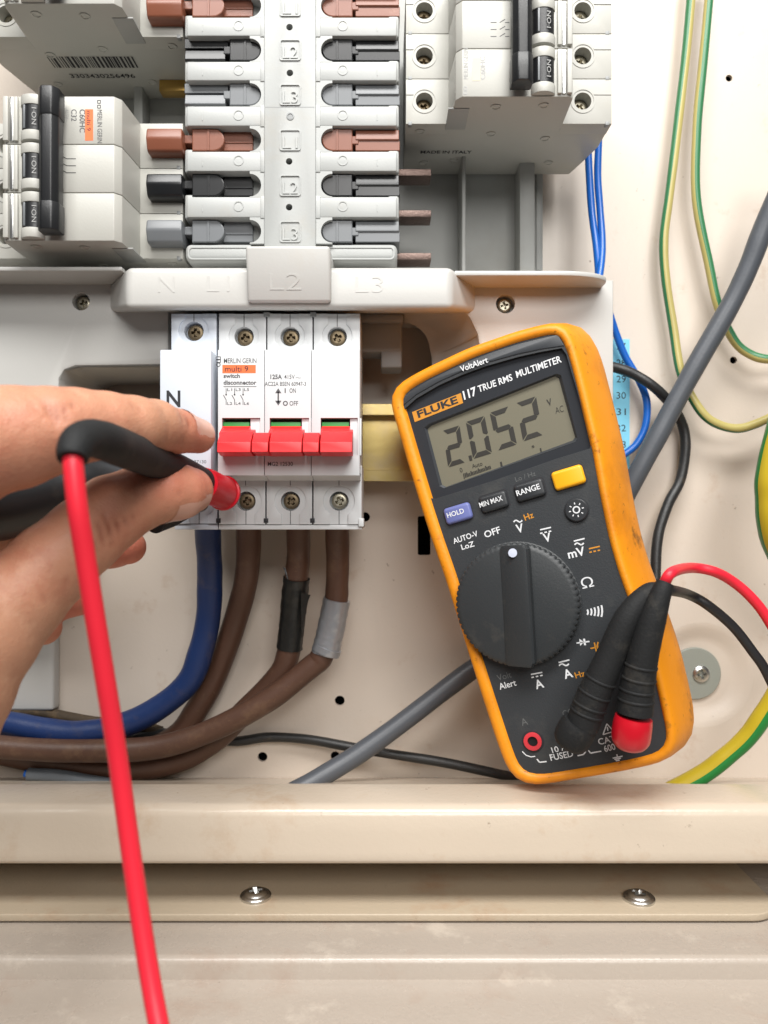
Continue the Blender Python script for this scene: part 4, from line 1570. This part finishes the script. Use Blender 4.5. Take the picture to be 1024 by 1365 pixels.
mbutton("push_button", 610, 684.5, 10.6, 6.4, 1.5, "button_blue")
mbutton("push_button", 658, 669, 10.6, 6.4, 1.5, "button_dark")
mbutton("push_button", 706, 653.5, 11.0, 6.6, 1.5, "button_dark")
mbutton("push_button", 757.5, 636.5, 11.4, 7.0, 1.7, "button_yellow")
c = uv(769, 680)
mb = MB()
mb.lathe([(4.6, -.5), (4.6, .05), (4.2, .06), (4.2, .9), (3.8, 1.25), (.01, 1.35)], ml(c.x, c.y, 0), MW, 36, cap=False)
mb.build("light_button", "button_dark", mmt)
mb = MB()
h = 1.42
cc = uv(768.5, 679.5, h)
mb.xf = lambda p: ml(cc.x + p[0], cc.y + p[2], p[1])
mb.plate(circ(0, 0, 1.35, 24), [circ(0, 0, .9, 24)], h, h - .05)
for i in range(8):
    a = i * math.pi / 4
    p, pd = Vector((math.cos(a), math.sin(a))), Vector((-math.sin(a), math.cos(a))) * .18
    mb.face([mb.v((x.x, h, x.y)) for x in (p * 2.0 - pd, p * 2.7 - pd, p * 2.7 + pd, p * 2.0 + pd)])
mb.xf = None
mtext(mb, "HOLD", Z6(287, 893), Z6(361, 870), 6.4, 1.6, .015)
mtext(mb, "MIN MAX", Z6(430, 848), Z6(531, 815), 6.8, 1.6, .01)
mtext(mb, "RANGE", Z6(593, 797), Z6(696, 764), 7.2, 1.6, .015)
mb.build("lettering", "print_white", mmt, smooth=0)

Z7 = lambda x, y: (580 + x / 2.768, 660 + y / 2.768)
mb = MB()
e = .08
for s, a, b, hp, bo in (("AUTO-V", (70, 180), (160, 150), 7.2, .015), ("LoZ", (100, 202), (147, 188), 7.0, .015), ("OFF", (186, 158), (244, 138), 8.6, .015), ("V", (303, 140), (329, 134), 11, .02),
                        ("V", (403, 174), (431, 168), 11, .02), ("mV", (494, 234), (556, 220), 11, .02), ("Ω", (545, 346), (588, 336), 13, .0), ("A", (480, 678), (511, 670), 11, .02), ("A", (374, 716), (404, 708), 11, .02),
                        ("Alert", (240, 718), (302, 702), 8, .01), ("FUSED", (428, 980), (512, 964), 7.6, .015), ("CAT III", (606, 922), (700, 900), 7.4, .01), ("600 V", (628, 948), (694, 932), 7.6, .01), ("10 A", (434, 952), (490, 938), 7.0, .01)):
    mtext(mb, s, Z7(*a), Z7(*b), hp, e, bo)
# alternating and direct signs
def tilde(mb, x, y, wpx, e_):
    pts = [Z7(x + wpx * (t / 8 - .5), y - 5 * math.sin(2 * math.pi * t / 8) - wpx * .2 * (t / 8 - .5)) for t in range(9)]
    mstroke(mb, pts, .5, e_)


tilde(mb, 306, 96, 32, e)
for (x, y) in ((408, 128),):
    mstroke(mb, [Z7(x - 20, y + 0), Z7(x + 20, y - 9)], .5, e)
    for k in (-16, 0, 16):
        mstroke(mb, [Z7(x + k - 4, y + 10 - k * .22), Z7(x + k + 5, y + 8 - k * .22)], .5, e)
mstroke(mb, [Z7(512, 170), Z7(552, 160)], .5, e)
tilde(mb, 532, 180, 34, e)
mstroke(mb, [Z7(456, 618), Z7(496, 608)], .5, e)
tilde(mb, 476, 626, 36, e)
mstroke(mb, [Z7(354, 662), Z7(396, 654)], .5, e)
for k in (-16, 0, 16):
    mstroke(mb, [Z7(376 + k - 4, 670 - k * .2), Z7(376 + k + 5, 668 - k * .2)], .5, e)
for i in range(5):  # continuity waves
    x = 562 + i * 13
    r_ = 10 + i * 3.2
    mstroke(mb, [Z7(x + 6 * math.cos(t) - 3, 432 - i * 1 + r_ * math.sin(t) * 1.05) for t in [(-1.1 + 2.2 * k / 6) for k in range(7)]], .6, e)
# diode
mpoly(mb, [Z7(532, 530), Z7(550, 542), Z7(536, 556)], e)
mstroke(mb, [Z7(522, 546), Z7(570, 540)], .5, e)
mstroke(mb, [Z7(550, 530), Z7(554, 554)], .7, e)
# bracket lines by the jacks
mstroke(mb, [Z7(376, 974), Z7(386, 986), Z7(412, 983)], .45, e)
mstroke(mb, [Z7(526, 962), Z7(548, 957), Z7(556, 946)], .45, e)
mstroke(mb, [Z7(566, 942), Z7(574, 952), Z7(614, 945)], .45, e)
mstroke(mb, [Z7(322, 946), Z7(336, 960), Z7(354, 966), Z7(370, 964)], .35, e)
# earth and warning signs
mstroke(mb, [Z7(671, 956), Z7(673, 967)], .4, e)
for k, hw in ((967, 18), (973, 12), (979, 7)):
    mstroke(mb, [Z7(674 - hw, k + hw * .2), Z7(674 + hw, k - hw * .2)], .42, e)
mstroke(mb, [Z7(620, 884), Z7(634, 844), Z7(660, 872), Z7(620, 884)], .38, e)
mstroke(mb, [Z7(636, 856), Z7(638, 870)], .4, e)
mb.build("lettering", "print_white", mmt, smooth=0)
mb = MB()
mtext(mb, "Volt", Z7(233, 686), Z7(284, 672), 8, e, 0)
mtext(mb, "A", Z7(322, 852), Z7(345, 846), 9, e, .0)
mtext(mb, "COM", Z7(476, 822), Z7(536, 806), 9, e, .0)
mtext(mb, "Lo / Hz", Z6(588, 734), Z6(676, 706), 6.4, e, 0)
mb.build("lettering", "print_dim", mmt, smooth=0)
mb = MB()
mtext(mb, "Hz", Z7(333, 94), Z7(366, 82), 8, e, .015)
mtext(mb, "Hz", Z7(520, 676), Z7(556, 667), 7.4, e, .015)
mstroke(mb, [Z7(568, 198), Z7(608, 189)], .5, e)
for k in (-15, 0, 15):
    mstroke(mb, [Z7(589 + k - 4, 208 - k * .22), Z7(589 + k + 5, 206 - k * .22)], .5, e)
mstroke(mb, [Z7(574, 566), Z7(592, 562)], .5, e)
mstroke(mb, [Z7(588, 544), Z7(596, 578)], .5, e)
mstroke(mb, [Z7(602, 542), Z7(598, 558), Z7(606, 577)], .5, e)
mstroke(mb, [Z7(600, 560), Z7(626, 554)], .5, e)
mb.build("lettering", "print_amber", mmt, smooth=0)

# rotary dial
dcu = uv(688.5, 806, 4)
NK = 256


def dring(r, w, kn):
    return [ml(dcu.x + (r - (kn if (i % 4) < 1 else 0)) * math.cos(2 * math.pi * i / NK), dcu.y + (r - (kn if (i % 4) < 1 else 0)) * math.sin(2 * math.pi * i / NK), w) for i in range(NK)]


DR = 22.7
mb = MB()
mb.loft([dring(DR + .3, -1, .0), dring(DR + .3, 1.0, .0), dring(DR, 1.2, .6), dring(DR - .1, 4.4, .6), dring(DR - .8, 5.0, .0), dring(DR - 2.2, 5.5, 0), dring(6, 5.8, 0)], True, False, True)
dial = mb.build("dial", "dial_grey", mmt, smooth=45)
A = uv(685, 728, 8)
B = uv(694, 888, 8)
dd = (A - B).normalized()
sd2 = Vector((dd.y, -dd.x))
mid = (A + B) / 2 
hl_ = (A - B).length / 2 + .3
mb = MB()
cs = [(-5.6, 5.9), (-4.6, 6.6), (3.2, 9.8), (4.6, 9.8), (5.3, 9.0), (5.6, 5.9)]
loops = []
for s, k in ((-hl_, .85), (-hl_ + 1.5, 1), (hl_ - 1.5, 1), (hl_, .85)):
    loops.append([ml(*(mid + dd * s + sd2 * x * k), 6 + (h_ - 6) * (k if k < 1 else 1)) for x, h_ in cs])
mb.loft(loops, True, True, True)
mb.build("pointer_grip", "dial_grey", dial, smooth=25)
mb = MB()
p = uv(684, 737, 8.3)
mb.lathe([(1.6, -1.4), (1.6, .12), (.01, .2)], ml(p.x, p.y, 8.9), MW, 24, cap=False)
mb.build("pointer_dot", "dial_dot", dial)
# open jack
p = uv(710.5, 988)
mb = MB()
mb.lathe([(4.1, .06), (4.0, .1), (3.3, .1)], ml(p.x, p.y, 0), MW, 32, cap=False)
mb.build("jack_rim", "print_black", mmt)
mb = MB()
mb.lathe([(3.3, .1), (3.3, .8), (2.9, .9), (1.9, .9), (1.8, -1.0)], ml(p.x, p.y, 0), MW, 32, cap=False)
mb.build("jack", "jack_red", mmt)
mb = MB()
mb.lathe([(1.8, .15), (.01, .15)], ml(p.x, p.y, 0), MW, 24, cap=False)
mb.build("jack_bore", "hole_dark", mmt)


# ------------------------------------------------------------------ test leads plugged into the meter
def mpt(px, py, w):
    p = uv(px, py, w)
    return ml(p.x, p.y, w)


def plug(name, label, path, rads, m_body, head, lead_pts, m_lead, hm, rings):
    t = thing(name, label, "test lead", head[0])
    sp = spline(path, 8)
    mb = MB()
    mb.tube(sp, rads, 22, raw=True)
    mb.build("boot", m_body, t, smooth=50)
    n = len(sp)
    for k in rings:
        i = int(k * (n - 1))
        d = (sp[min(i + 1, n - 1)] - sp[max(i - 1, 0)]).normalized()
        kk = i / (n - 1) * (len(rads) - 1)
        k0 = min(int(kk), len(rads) - 2)
        r = rads[k0] + (rads[k0 + 1] - rads[k0]) * (kk - k0)
        mb = MB()
        mb.lathe([(r - .1, -.6), (r + .18, -.4), (r + .28, 0), (r + .18, .4), (r - .1, .6)], sp[i], d, 24, cap=False)
        mb.build("grip_ring", m_body, t, smooth=60)
    mb = MB()
    mb.tube(head, [5.4, 6.2, 6.4, 6.4, 6.4, 6.3, 6.0], 26, samples=6)
    mb.build("plug_head", hm, t, smooth=50)
    mb = MB()
    mb.tube(lead_pts, 1.85, 14)
    mb.build("lead", m_lead, t, smooth=60)


hw = 15
plug("test_lead", "black test lead with angled plug in the multimeter", [mpt(776, 968, hw), mpt(790, 930, hw + .5), mpt(812, 880, hw + 1), mpt(836, 825, hw + 1), mpt(862, 792, hw - 1), mpt(880, 786, hw - 2)], [5.6, 5.6, 4.9, 4.4, 3.3, 2.6], "probe_black",
     [mpt(760, 990, hw - 1.5), mpt(766, 978, hw - .4), mpt(774, 964, hw)], [mpt(876, 787, hw - 2), mpt(895, 787, hw - 3), P(919, 793, -10), P(944, 807, -8), P(977, 835, -6), P(1003, 868, -6), P(1024, 900, -6), P(1060, 980, -6)], "lead_black", "probe_black", (.10, .17, .24, .31))
plug("test_lead", "red test lead with angled plug and red head in the multimeter", [mpt(846, 950, hw), mpt(850, 915, hw + .5), mpt(858, 870, hw + 1.5), mpt(870, 825, hw + 2), mpt(880, 795, hw + 2), mpt(887, 777, hw + 1)], [6.0, 5.6, 5.0, 4.4, 3.4, 2.9], "probe_black",
     [mpt(841, 991, hw - 1.5), mpt(842, 976, hw - .2), mpt(845, 956, hw)], [mpt(885, 779, hw + 1), mpt(896, 763, hw), P(922, 757, -18), P(952, 762, -16), P(978, 776, -14), P(1003, 798, -14), P(1024, 826, -14), P(1060, 890, -14)], "lead_red", "probe_red", (.12, .19, .26, .33))
# plug barrels going down into the jacks
for i, (px, py) in enumerate(((768, 978), (843, 976))):
    o = bpy.data.objects["test_lead" if i == 0 else "test_lead.001"]
    mb = MB()
    p = uv(px, py, hw)
    mb.lathe([(5.2, -.8), (5.2, hw)], ml(p.x, p.y, 0), MW, 28)
    mb.build("plug_barrel", "probe_black" if i == 0 else "probe_red", o)


def PD(px, py, d):
    return P(px, py, d - DIST)


# ------------------------------------------------------------------ the two probes held in the hand
rp = thing("test_probe", "black and red test probe held between thumb and finger, touching the first pole", "test probe", PD(318, 664, 292))
ax0, ax1 = PD(322, 664, 298), PD(150, 598, 190)     # tip end, tail end
adir = (ax1 - ax0).normalized()
mb = MB()
g0 = PD(288, 653, 282)
mb.lathe([(.9, -16), (1.0, -13), (2.2, -12.5), (3.4, -9.5), (5.3, -8.6), (6.3, -8.0), (6.7, -7.2), (6.6, -6.4), (6.0, -6.0), (6.1, 0), (6.3, 8), (6.0, 12)], g0, (PD(215, 622, 240) - PD(300, 657, 288)), 40)
mb.build("finger_guard", "probe_red", rp, smooth=40)
mb = MB()
mb.tube([PD(275, 648, 277), PD(245, 632, 255), PD(215, 618, 235), PD(185, 606, 215), PD(160, 596, 197), PD(140, 588, 184), PD(120, 584, 176), PD(105, 589, 170), PD(98, 602, 167), PD(97, 612, 166)],
        [5.6, 5.5, 5.3, 5.1, 5.0, 4.7, 4.4, 4.0, 3.6, 3.2], 26)
mb.build("handle", "probe_black", rp, smooth=60)
mb = MB()
mb.tube([PD(97, 604, 167), PD(98, 625, 166), PD(104, 680, 166), PD(115, 750, 168), PD(127, 825, 170), PD(141, 910, 172), (PD(157, 1010, 174)), PD(171, 1110, 174), PD(186, 1215, 172), PD(203, 1320, 168), PD(222, 1420, 162)], 2.2, 20)
mb.build("lead", "lead_red", rp, smooth=60)
mb = MB()
mb.tube([g0 - (PD(215, 622, 240) - PD(300, 657, 288)).normalized() * 13, g0 - (PD(215, 622, 240) - PD(300, 657, 288)).normalized() * 21], [.9, .5], 12)
mb.build("tip", "bright_screw", rp)

bp_ = thing("test_probe", "black test probe half hidden behind the thumb, touching the neutral terminal", "test probe", PD(262, 676, 300))
mb = MB()
mb.tube([PD(258, 678, 297), PD(230, 686, 287), PD(205, 694, 278)], [2.4, 4.4, 4.8], 20)
mb.build("finger_guard", "black_plastic", bp_, smooth=50)
mb = MB()
mb.tube([PD(215, 688, 281), PD(150, 654, 268), PD(110, 648, 258), PD(60, 660, 248), PD(0, 674, 236), PD(-70, 680, 222)], [4.6, 9.6, 10.4, 10.4, 10.8, 11.0], 24)  # handle swollen and bent to fill the dark, shaded gap between the fingers
mb.build("handle", "black_plastic", bp_, smooth=60)
mb = MB()
mb.tube([PD(258, 678, 297), PD(267, 674, 302)], [.9, .6], 10)
mb.build("tip", "bright_screw", bp_)

# ------------------------------------------------------------------ the hand: one continuous skin grown round its bones
def ch(*a):
    return [(np.array(PD(x, y, d)), r) for x, y, d, r in a]


index = ch((-120, 612, 182, 15.5), (-40, 592, 190, 14.2), (20, 583, 196, 13.0), (66, 574, 200, 11.3), (100, 568, 205, 10.0), (140, 567, 211, 9.1), (178, 569, 218, 8.6), (206, 568, 226, 7.6), (236, 575, 236, 6.6), (264, 582, 245, 5.4))
thumb = ch((-150, 1000, 196, 25), (-90, 915, 200, 20), (-30, 850, 205, 15.4), (20, 800, 210, 12.9), (70, 752, 216, 11.6), (112, 715, 222, 11.0), (150, 682, 228, 10.8), (180, 667, 233, 9.7), (215, 657, 239, 8.9), (238, 655, 244, 8.6), (254, 653, 249, 7.3))
middle = ch((-140, 690, 215, 12), (-30, 715, 250, 10.5), (50, 735, 266, 9.2), (110, 732, 268, 8.2), (150, 728, 266, 7.4), (171, 729, 263, 6.0))
ring = ch((-150, 760, 220, 12), (-50, 770, 246, 10), (20, 790, 260, 8.6), (70, 800, 264, 7.6), (103, 797, 262, 6.2))
little = ch((-150, 830, 222, 12), (-40, 825, 246, 9), (20, 832, 256, 7.5), (58, 836, 258, 6.0))
palm = ch((-140, 640, 200, 20), (-150, 760, 215, 26), (-150, 880, 212, 28))
web = ch((-130, 640, 188, 17), (-120, 760, 192, 18), (-110, 880, 196, 20))


def smin(a, b, k):
    h = np.clip(.5 + .5 * (b - a) / k, 0, 1)
    return b + (a - b) * h - k * h * (1 - h)


def chain_sdf(X, chn):
    d = None
    for (p0, r0), (p1, r1) in zip(chn, chn[1:]):
        v = p1 - p0
        L2 = float(v @ v)
        t = np.clip(((X - p0) @ v) / L2, 0, 1)
        q_ = X - p0 - t[..., None] * v
        dd_ = np.sqrt((q_ * q_).sum(-1)) - (r0 + (r1 - r0) * t)
        d = dd_ if d is None else smin(d, dd_, 1.6)
    return d


def hand_sdf(X):
    di = chain_sdf(X, index)
    dt = chain_sdf(X, thumb)
    dm = chain_sdf(X, middle)
    dr = chain_sdf(X, ring)
    dl = chain_sdf(X, little)
    dp = chain_sdf(X, palm)
    dw = chain_sdf(X, web)
    f = np.minimum(np.minimum(dm, dr), dl)
    f = smin(f, dp, 6)
    d = smin(smin(di, f, 2.0), dw, 8)
    d = smin(d, dt, 3.0)
    # knuckle folds on the back of the index finger, joint creases on the thumb
    for (c_, ux, uy, l, a) in CREASES:
        e_ = np.array((ux, 0, uy)) / math.hypot(ux, uy)
        t = np.clip((X - c_) @ e_, -l, l)
        q_ = X - c_ - t[..., None] * e_
        r2 = (q_ * q_).sum(-1)
        d = d + a * np.exp(-r2 / (2 * .62 ** 2)) * (1 - .4 * np.abs(t) / l)
    return d


CREASES = []


def hit(px, py):
    """where the ray through a pixel meets the skin"""
    o, e_ = np.array(CAMP), np.array((P(px, py, 0) - CAMP).normalized())
    t = 120.
    for _ in range(60):
        t += .8 * float(hand_sdf((o + e_ * t)[None, :])[0])
    return o + e_ * t


CREASES = [(hit(px, py), ux, uy, l, a) for px, py, ux, uy, l, a in
           [(58, 538, .45, -1, 3.2, .55), (66, 541, .18, -1, 4.5, .7), (75, 544, .02, -1, 4.6, .75), (86, 543, -.15, -1, 4.2, .7), (97, 540, -.3, -1, 3, .5), (70, 556, .8, -.5, 2, .4), (90, 557, -.5, -.6, 2, .4), (48, 545, .6, -.8, 2.5, .35),
            (176, 540, .1, -1, 2.4, .3), (186, 545, 0, -1, 2.4, .3),
            (168, 697, .55, -.85, 4, .55), (158, 704, .5, -.9, 5, .8), (148, 712, .42, -1, 5.5, .9), (137, 719, .36, -1, 5, .7), (126, 728, .5, -1, 4, .5), (178, 690, .5, -.8, 3, .4), (150, 725, .9, -.4, 3, .5), (112, 700, .3, -1, 5, .3),
            (240, 658, 1, .0, 3.4, .4), (253, 567, .8, -.55, 2.6, .7), (268, 576, 1, -.25, 2.4, .7), (243, 558, .3, -1, 1.6, .5), (90, 775, .6, -.8, 6, .3), (60, 800, .6, -.8, 6, .3)]]
HS = 0.8
pts_all = np.array([p for c_ in (index, thumb, middle, ring, little) for p, r in c_])
lo_ = np.array((PD(-130, 0, 200)[0], pts_all[:, 1].min() - 20, pts_all[:, 2].min() - 10))
hi_ = np.array((pts_all[:, 0].max() + 10, pts_all[:, 1].max() + 14, pts_all[:, 2].max() + 18))
lo_[1], hi_[1] = -128, -14
nn_ = np.ceil((hi_ - lo_) / HS).astype(int) + 1
gx, gy, gz = [lo_[i] + HS * np.arange(nn_[i]) for i in range(3)]
Fv = np.empty(nn_)
for i in range(nn_[0]):
    Xs = np.stack(np.meshgrid(np.array([gx[i]]), gy, gz, indexing='ij'), -1)
    Fv[i] = hand_sdf(Xs)[0]
for ax_ in range(3):
    sl_ = [slice(None)] * 3
    for e_ in (0, -1):
        sl_[ax_] = e_
        Fv[tuple(sl_)] = np.maximum(Fv[tuple(sl_)], .5)


def surface_nets(F, lo, h):
    n = np.array(F.shape) - 1
    c = [F[i:i + n[0], j:j + n[1], k:k + n[2]] for i in (0, 1) for j in (0, 1) for k in (0, 1)]
    off_ = [(i, j, k) for i in (0, 1) for j in (0, 1) for k in (0, 1)]
    sgn = np.stack([x < 0 for x in c], -1)
    act = sgn.any(-1) & ~sgn.all(-1)
    acc = np.zeros(F[:-1, :-1, :-1].shape + (3,))
    cnt = np.zeros(F[:-1, :-1, :-1].shape)
    for a in range(8):
        for b in range(a + 1, 8):
            if sum(abs(off_[a][q_] - off_[b][q_]) for q_ in range(3)) != 1:
                continue
            m = (c[a] < 0) != (c[b] < 0)
            with np.errstate(divide='ignore', invalid='ignore'):
                t = np.where(m, c[a] / (c[a] - c[b]), 0)
            for q_ in range(3):
                acc[..., q_] += np.where(m, off_[a][q_] + (off_[b][q_] - off_[a][q_]) * t, 0)
            cnt += m
    idx = -np.ones(act.shape, int)
    ii = np.argwhere(act)
    idx[act] = np.arange(len(ii))
    V = lo + h * (ii + acc[act] / cnt[act][:, None])
    Q = []
    for ax in range(3):
        u_, v_ = (ax + 1) % 3, (ax + 2) % 3
        A = np.moveaxis(F, (ax, u_, v_), (0, 1, 2))
        I = np.moveaxis(idx, (ax, u_, v_), (0, 1, 2))
        a = A[:-1, 1:-1, 1:-1] < 0
        b = A[1:, 1:-1, 1:-1] < 0
        q00 = I[:, :-1, :-1]
        q10 = I[:, 1:, :-1]
        q11 = I[:, 1:, 1:]
        q01 = I[:, :-1, 1:]
        for m, o in ((a & ~b, (q00, q10, q11, q01)), (~a & b, (q00, q01, q11, q10))):
            Q.append(np.stack([x[m] for x in o], -1))
    return V, np.concatenate(Q)


HV, HQ = surface_nets(Fv, lo_, HS)
# mild relaxing of the grid
for _ in range(1):
    acc_ = np.zeros_like(HV)
    ct_ = np.zeros(len(HV))
    for a_, b_ in ((0, 1), (1, 2), (2, 3), (3, 0)):
        np.add.at(acc_, HQ[:, a_], HV[HQ[:, b_]])
        np.add.at(acc_, HQ[:, b_], HV[HQ[:, a_]])
        np.add.at(ct_, HQ[:, a_], 1)
        np.add.at(ct_, HQ[:, b_], 1)
    HV = HV * .5 + .5 * acc_ / ct_[:, None]
me = bpy.data.meshes.new("hand")
horg = np.array(PD(60, 830, 230))
me.from_pydata(((HV - horg) * .001).tolist(), [], HQ.tolist())
me.polygons.foreach_set("use_smooth", [True] * len(me.polygons))
# redder skin over finger tips and joints, kept as a colour attribute of the skin itself
at = me.attributes.new("flush", 'FLOAT', 'POINT')
fl = np.zeros(len(HV))
for px, py, dist, r_, a_ in ((262, 590, 240, 9, .8), (225, 625, 232, 9, .75), (258, 645, 245, 8, .8), (250, 665, 244, 8, .6), (75, 545, 190, 12, .28), (172, 735, 258, 12, .9), (105, 805, 258, 12, .9), (200, 640, 230, 9, .4), (150, 700, 216, 12, .3), (60, 620, 195, 20, .35)):
    dd_ = ((HV - np.array(PD(px, py, dist))) ** 2).sum(-1)
    fl = np.maximum(fl, a_ * np.exp(-dd_ / (2 * r_ * r_)))
at.data.foreach_set("value", fl.astype(np.float32))
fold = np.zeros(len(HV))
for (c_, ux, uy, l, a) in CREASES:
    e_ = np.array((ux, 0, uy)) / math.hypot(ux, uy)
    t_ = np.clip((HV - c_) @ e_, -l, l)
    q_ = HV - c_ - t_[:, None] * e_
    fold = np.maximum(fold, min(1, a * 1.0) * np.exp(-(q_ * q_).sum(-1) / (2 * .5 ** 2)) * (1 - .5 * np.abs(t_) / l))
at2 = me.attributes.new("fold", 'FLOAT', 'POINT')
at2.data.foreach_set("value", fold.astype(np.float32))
m = mat("skin", C(192, 142, 113), .5, var=.10, vs=70, sss=.12, spec=.45,
        dirt=[(C(176, 108, 84), .5, .68, 75, .55), (C(214, 170, 140), .54, .70, 130, .5), (C(160, 92, 72), .60, .70, 330, .35)])
nt = m.node_tree
bs = nt.nodes["Principled BSDF"]
src = bs.inputs["Base Color"].links[0].from_socket
an = nt.nodes.new("ShaderNodeAttribute")
an.attribute_name = "flush"
mx = nt.nodes.new("ShaderNodeMix")
mx.data_type = 'RGBA'
mx.inputs[7].default_value = C(200, 116, 94)
nt.links.new(src, mx.inputs[6])
nt.links.new(an.outputs["Fac"], mx.inputs[0])
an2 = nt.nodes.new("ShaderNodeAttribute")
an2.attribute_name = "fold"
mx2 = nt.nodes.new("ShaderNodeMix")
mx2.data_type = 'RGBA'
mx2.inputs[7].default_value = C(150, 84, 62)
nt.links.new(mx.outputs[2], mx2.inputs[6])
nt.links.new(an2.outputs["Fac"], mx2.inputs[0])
nt.links.new(mx2.outputs[2], bs.inputs["Base Color"])
# skin relief: fine voronoi cells over soft lumps
geo = nt.nodes.new("ShaderNodeNewGeometry")
vo = nt.nodes.new("ShaderNodeTexVoronoi")
vo.feature = 'DISTANCE_TO_EDGE'
vo.inputs["Scale"].default_value = 1100
no = nt.nodes.new("ShaderNodeTexNoise")
no.inputs["Scale"].default_value = 420
no.inputs["Detail"].default_value = 6
nt.links.new(geo.outputs["Position"], vo.inputs["Vector"])
nt.links.new(geo.outputs["Position"], no.inputs["Vector"])
ad = nt.nodes.new("ShaderNodeMath")
ad.operation = 'MULTIPLY_ADD'
ad.inputs[1].default_value = .5
nt.links.new(vo.outputs["Distance"], ad.inputs[0])
nt.links.new(no.outputs["Fac"], ad.inputs[2])
bu = nt.nodes.new("ShaderNodeBump")
bu.inputs["Strength"].default_value = .4
bu.inputs["Distance"].default_value = .0006
nt.links.new(ad.outputs[0], bu.inputs["Height"])
nt.links.new(bu.outputs[0], bs.inputs["Normal"])
me.materials.append(m)
hand = bpy.data.objects.new("hand", me)
COL.objects.link(hand)
hand.location = Vector(horg) * .001
ORG[hand.name] = Vector(horg)
tag(hand, "bare hand reaching in from the left, pinching two test probes", "hand")


def nail(A, B, nrm_, half, parent):
    """curved plate on the skin from root A to tip B, facing nrm_"""
    A, B = Vector(A), Vector(B)
    ln = B - A
    t = ln.normalized()
    nv = Vector(nrm_)
    nv = (nv - t * nv.dot(t)).normalized()
    sv = t.cross(nv)
    rows_ = []
    for i in range(13):
        s = i / 12
        w_ = half * (math.sin(math.pi * (.18 + .64 * s)) ** .5) * (1 if s < .85 else 1 - (s - .85) * 1.6)
        row = []
        for j in range(9):
            a = (j / 4 - 1)
            dirv = (nv * math.cos(a * 1.0) + sv * math.sin(a * 1.0)).normalized()
            c_ = A + ln * s + sv * (a * w_ * .3)
            lo_t, hi_t = 0., 22.
            for _ in range(24):
                mi_ = (lo_t + hi_t) / 2
                if hand_sdf(np.array(c_ + dirv * mi_)[None, :])[0] < 0:
                    lo_t = mi_
                else:
                    hi_t = mi_
            row.append(c_ + dirv * (lo_t + .32 - .38 * abs(a) ** 4 + (.25 * (s - .6) if s > .6 else -.3 * (.25 - s) if s < .25 else 0)))
        rows_.append(row)
    mb = MB()
    mb.loft(rows_, False)
    mb.build("fingernail", "nail", parent, smooth=80)


nail(PD(238, 580, 237), PD(268, 585, 247), (.35, -.45, 1), 4.4, hand)
nail(PD(212, 651, 239), PD(262, 648, 252), (-.2, -.55, -1), 6.2, hand)
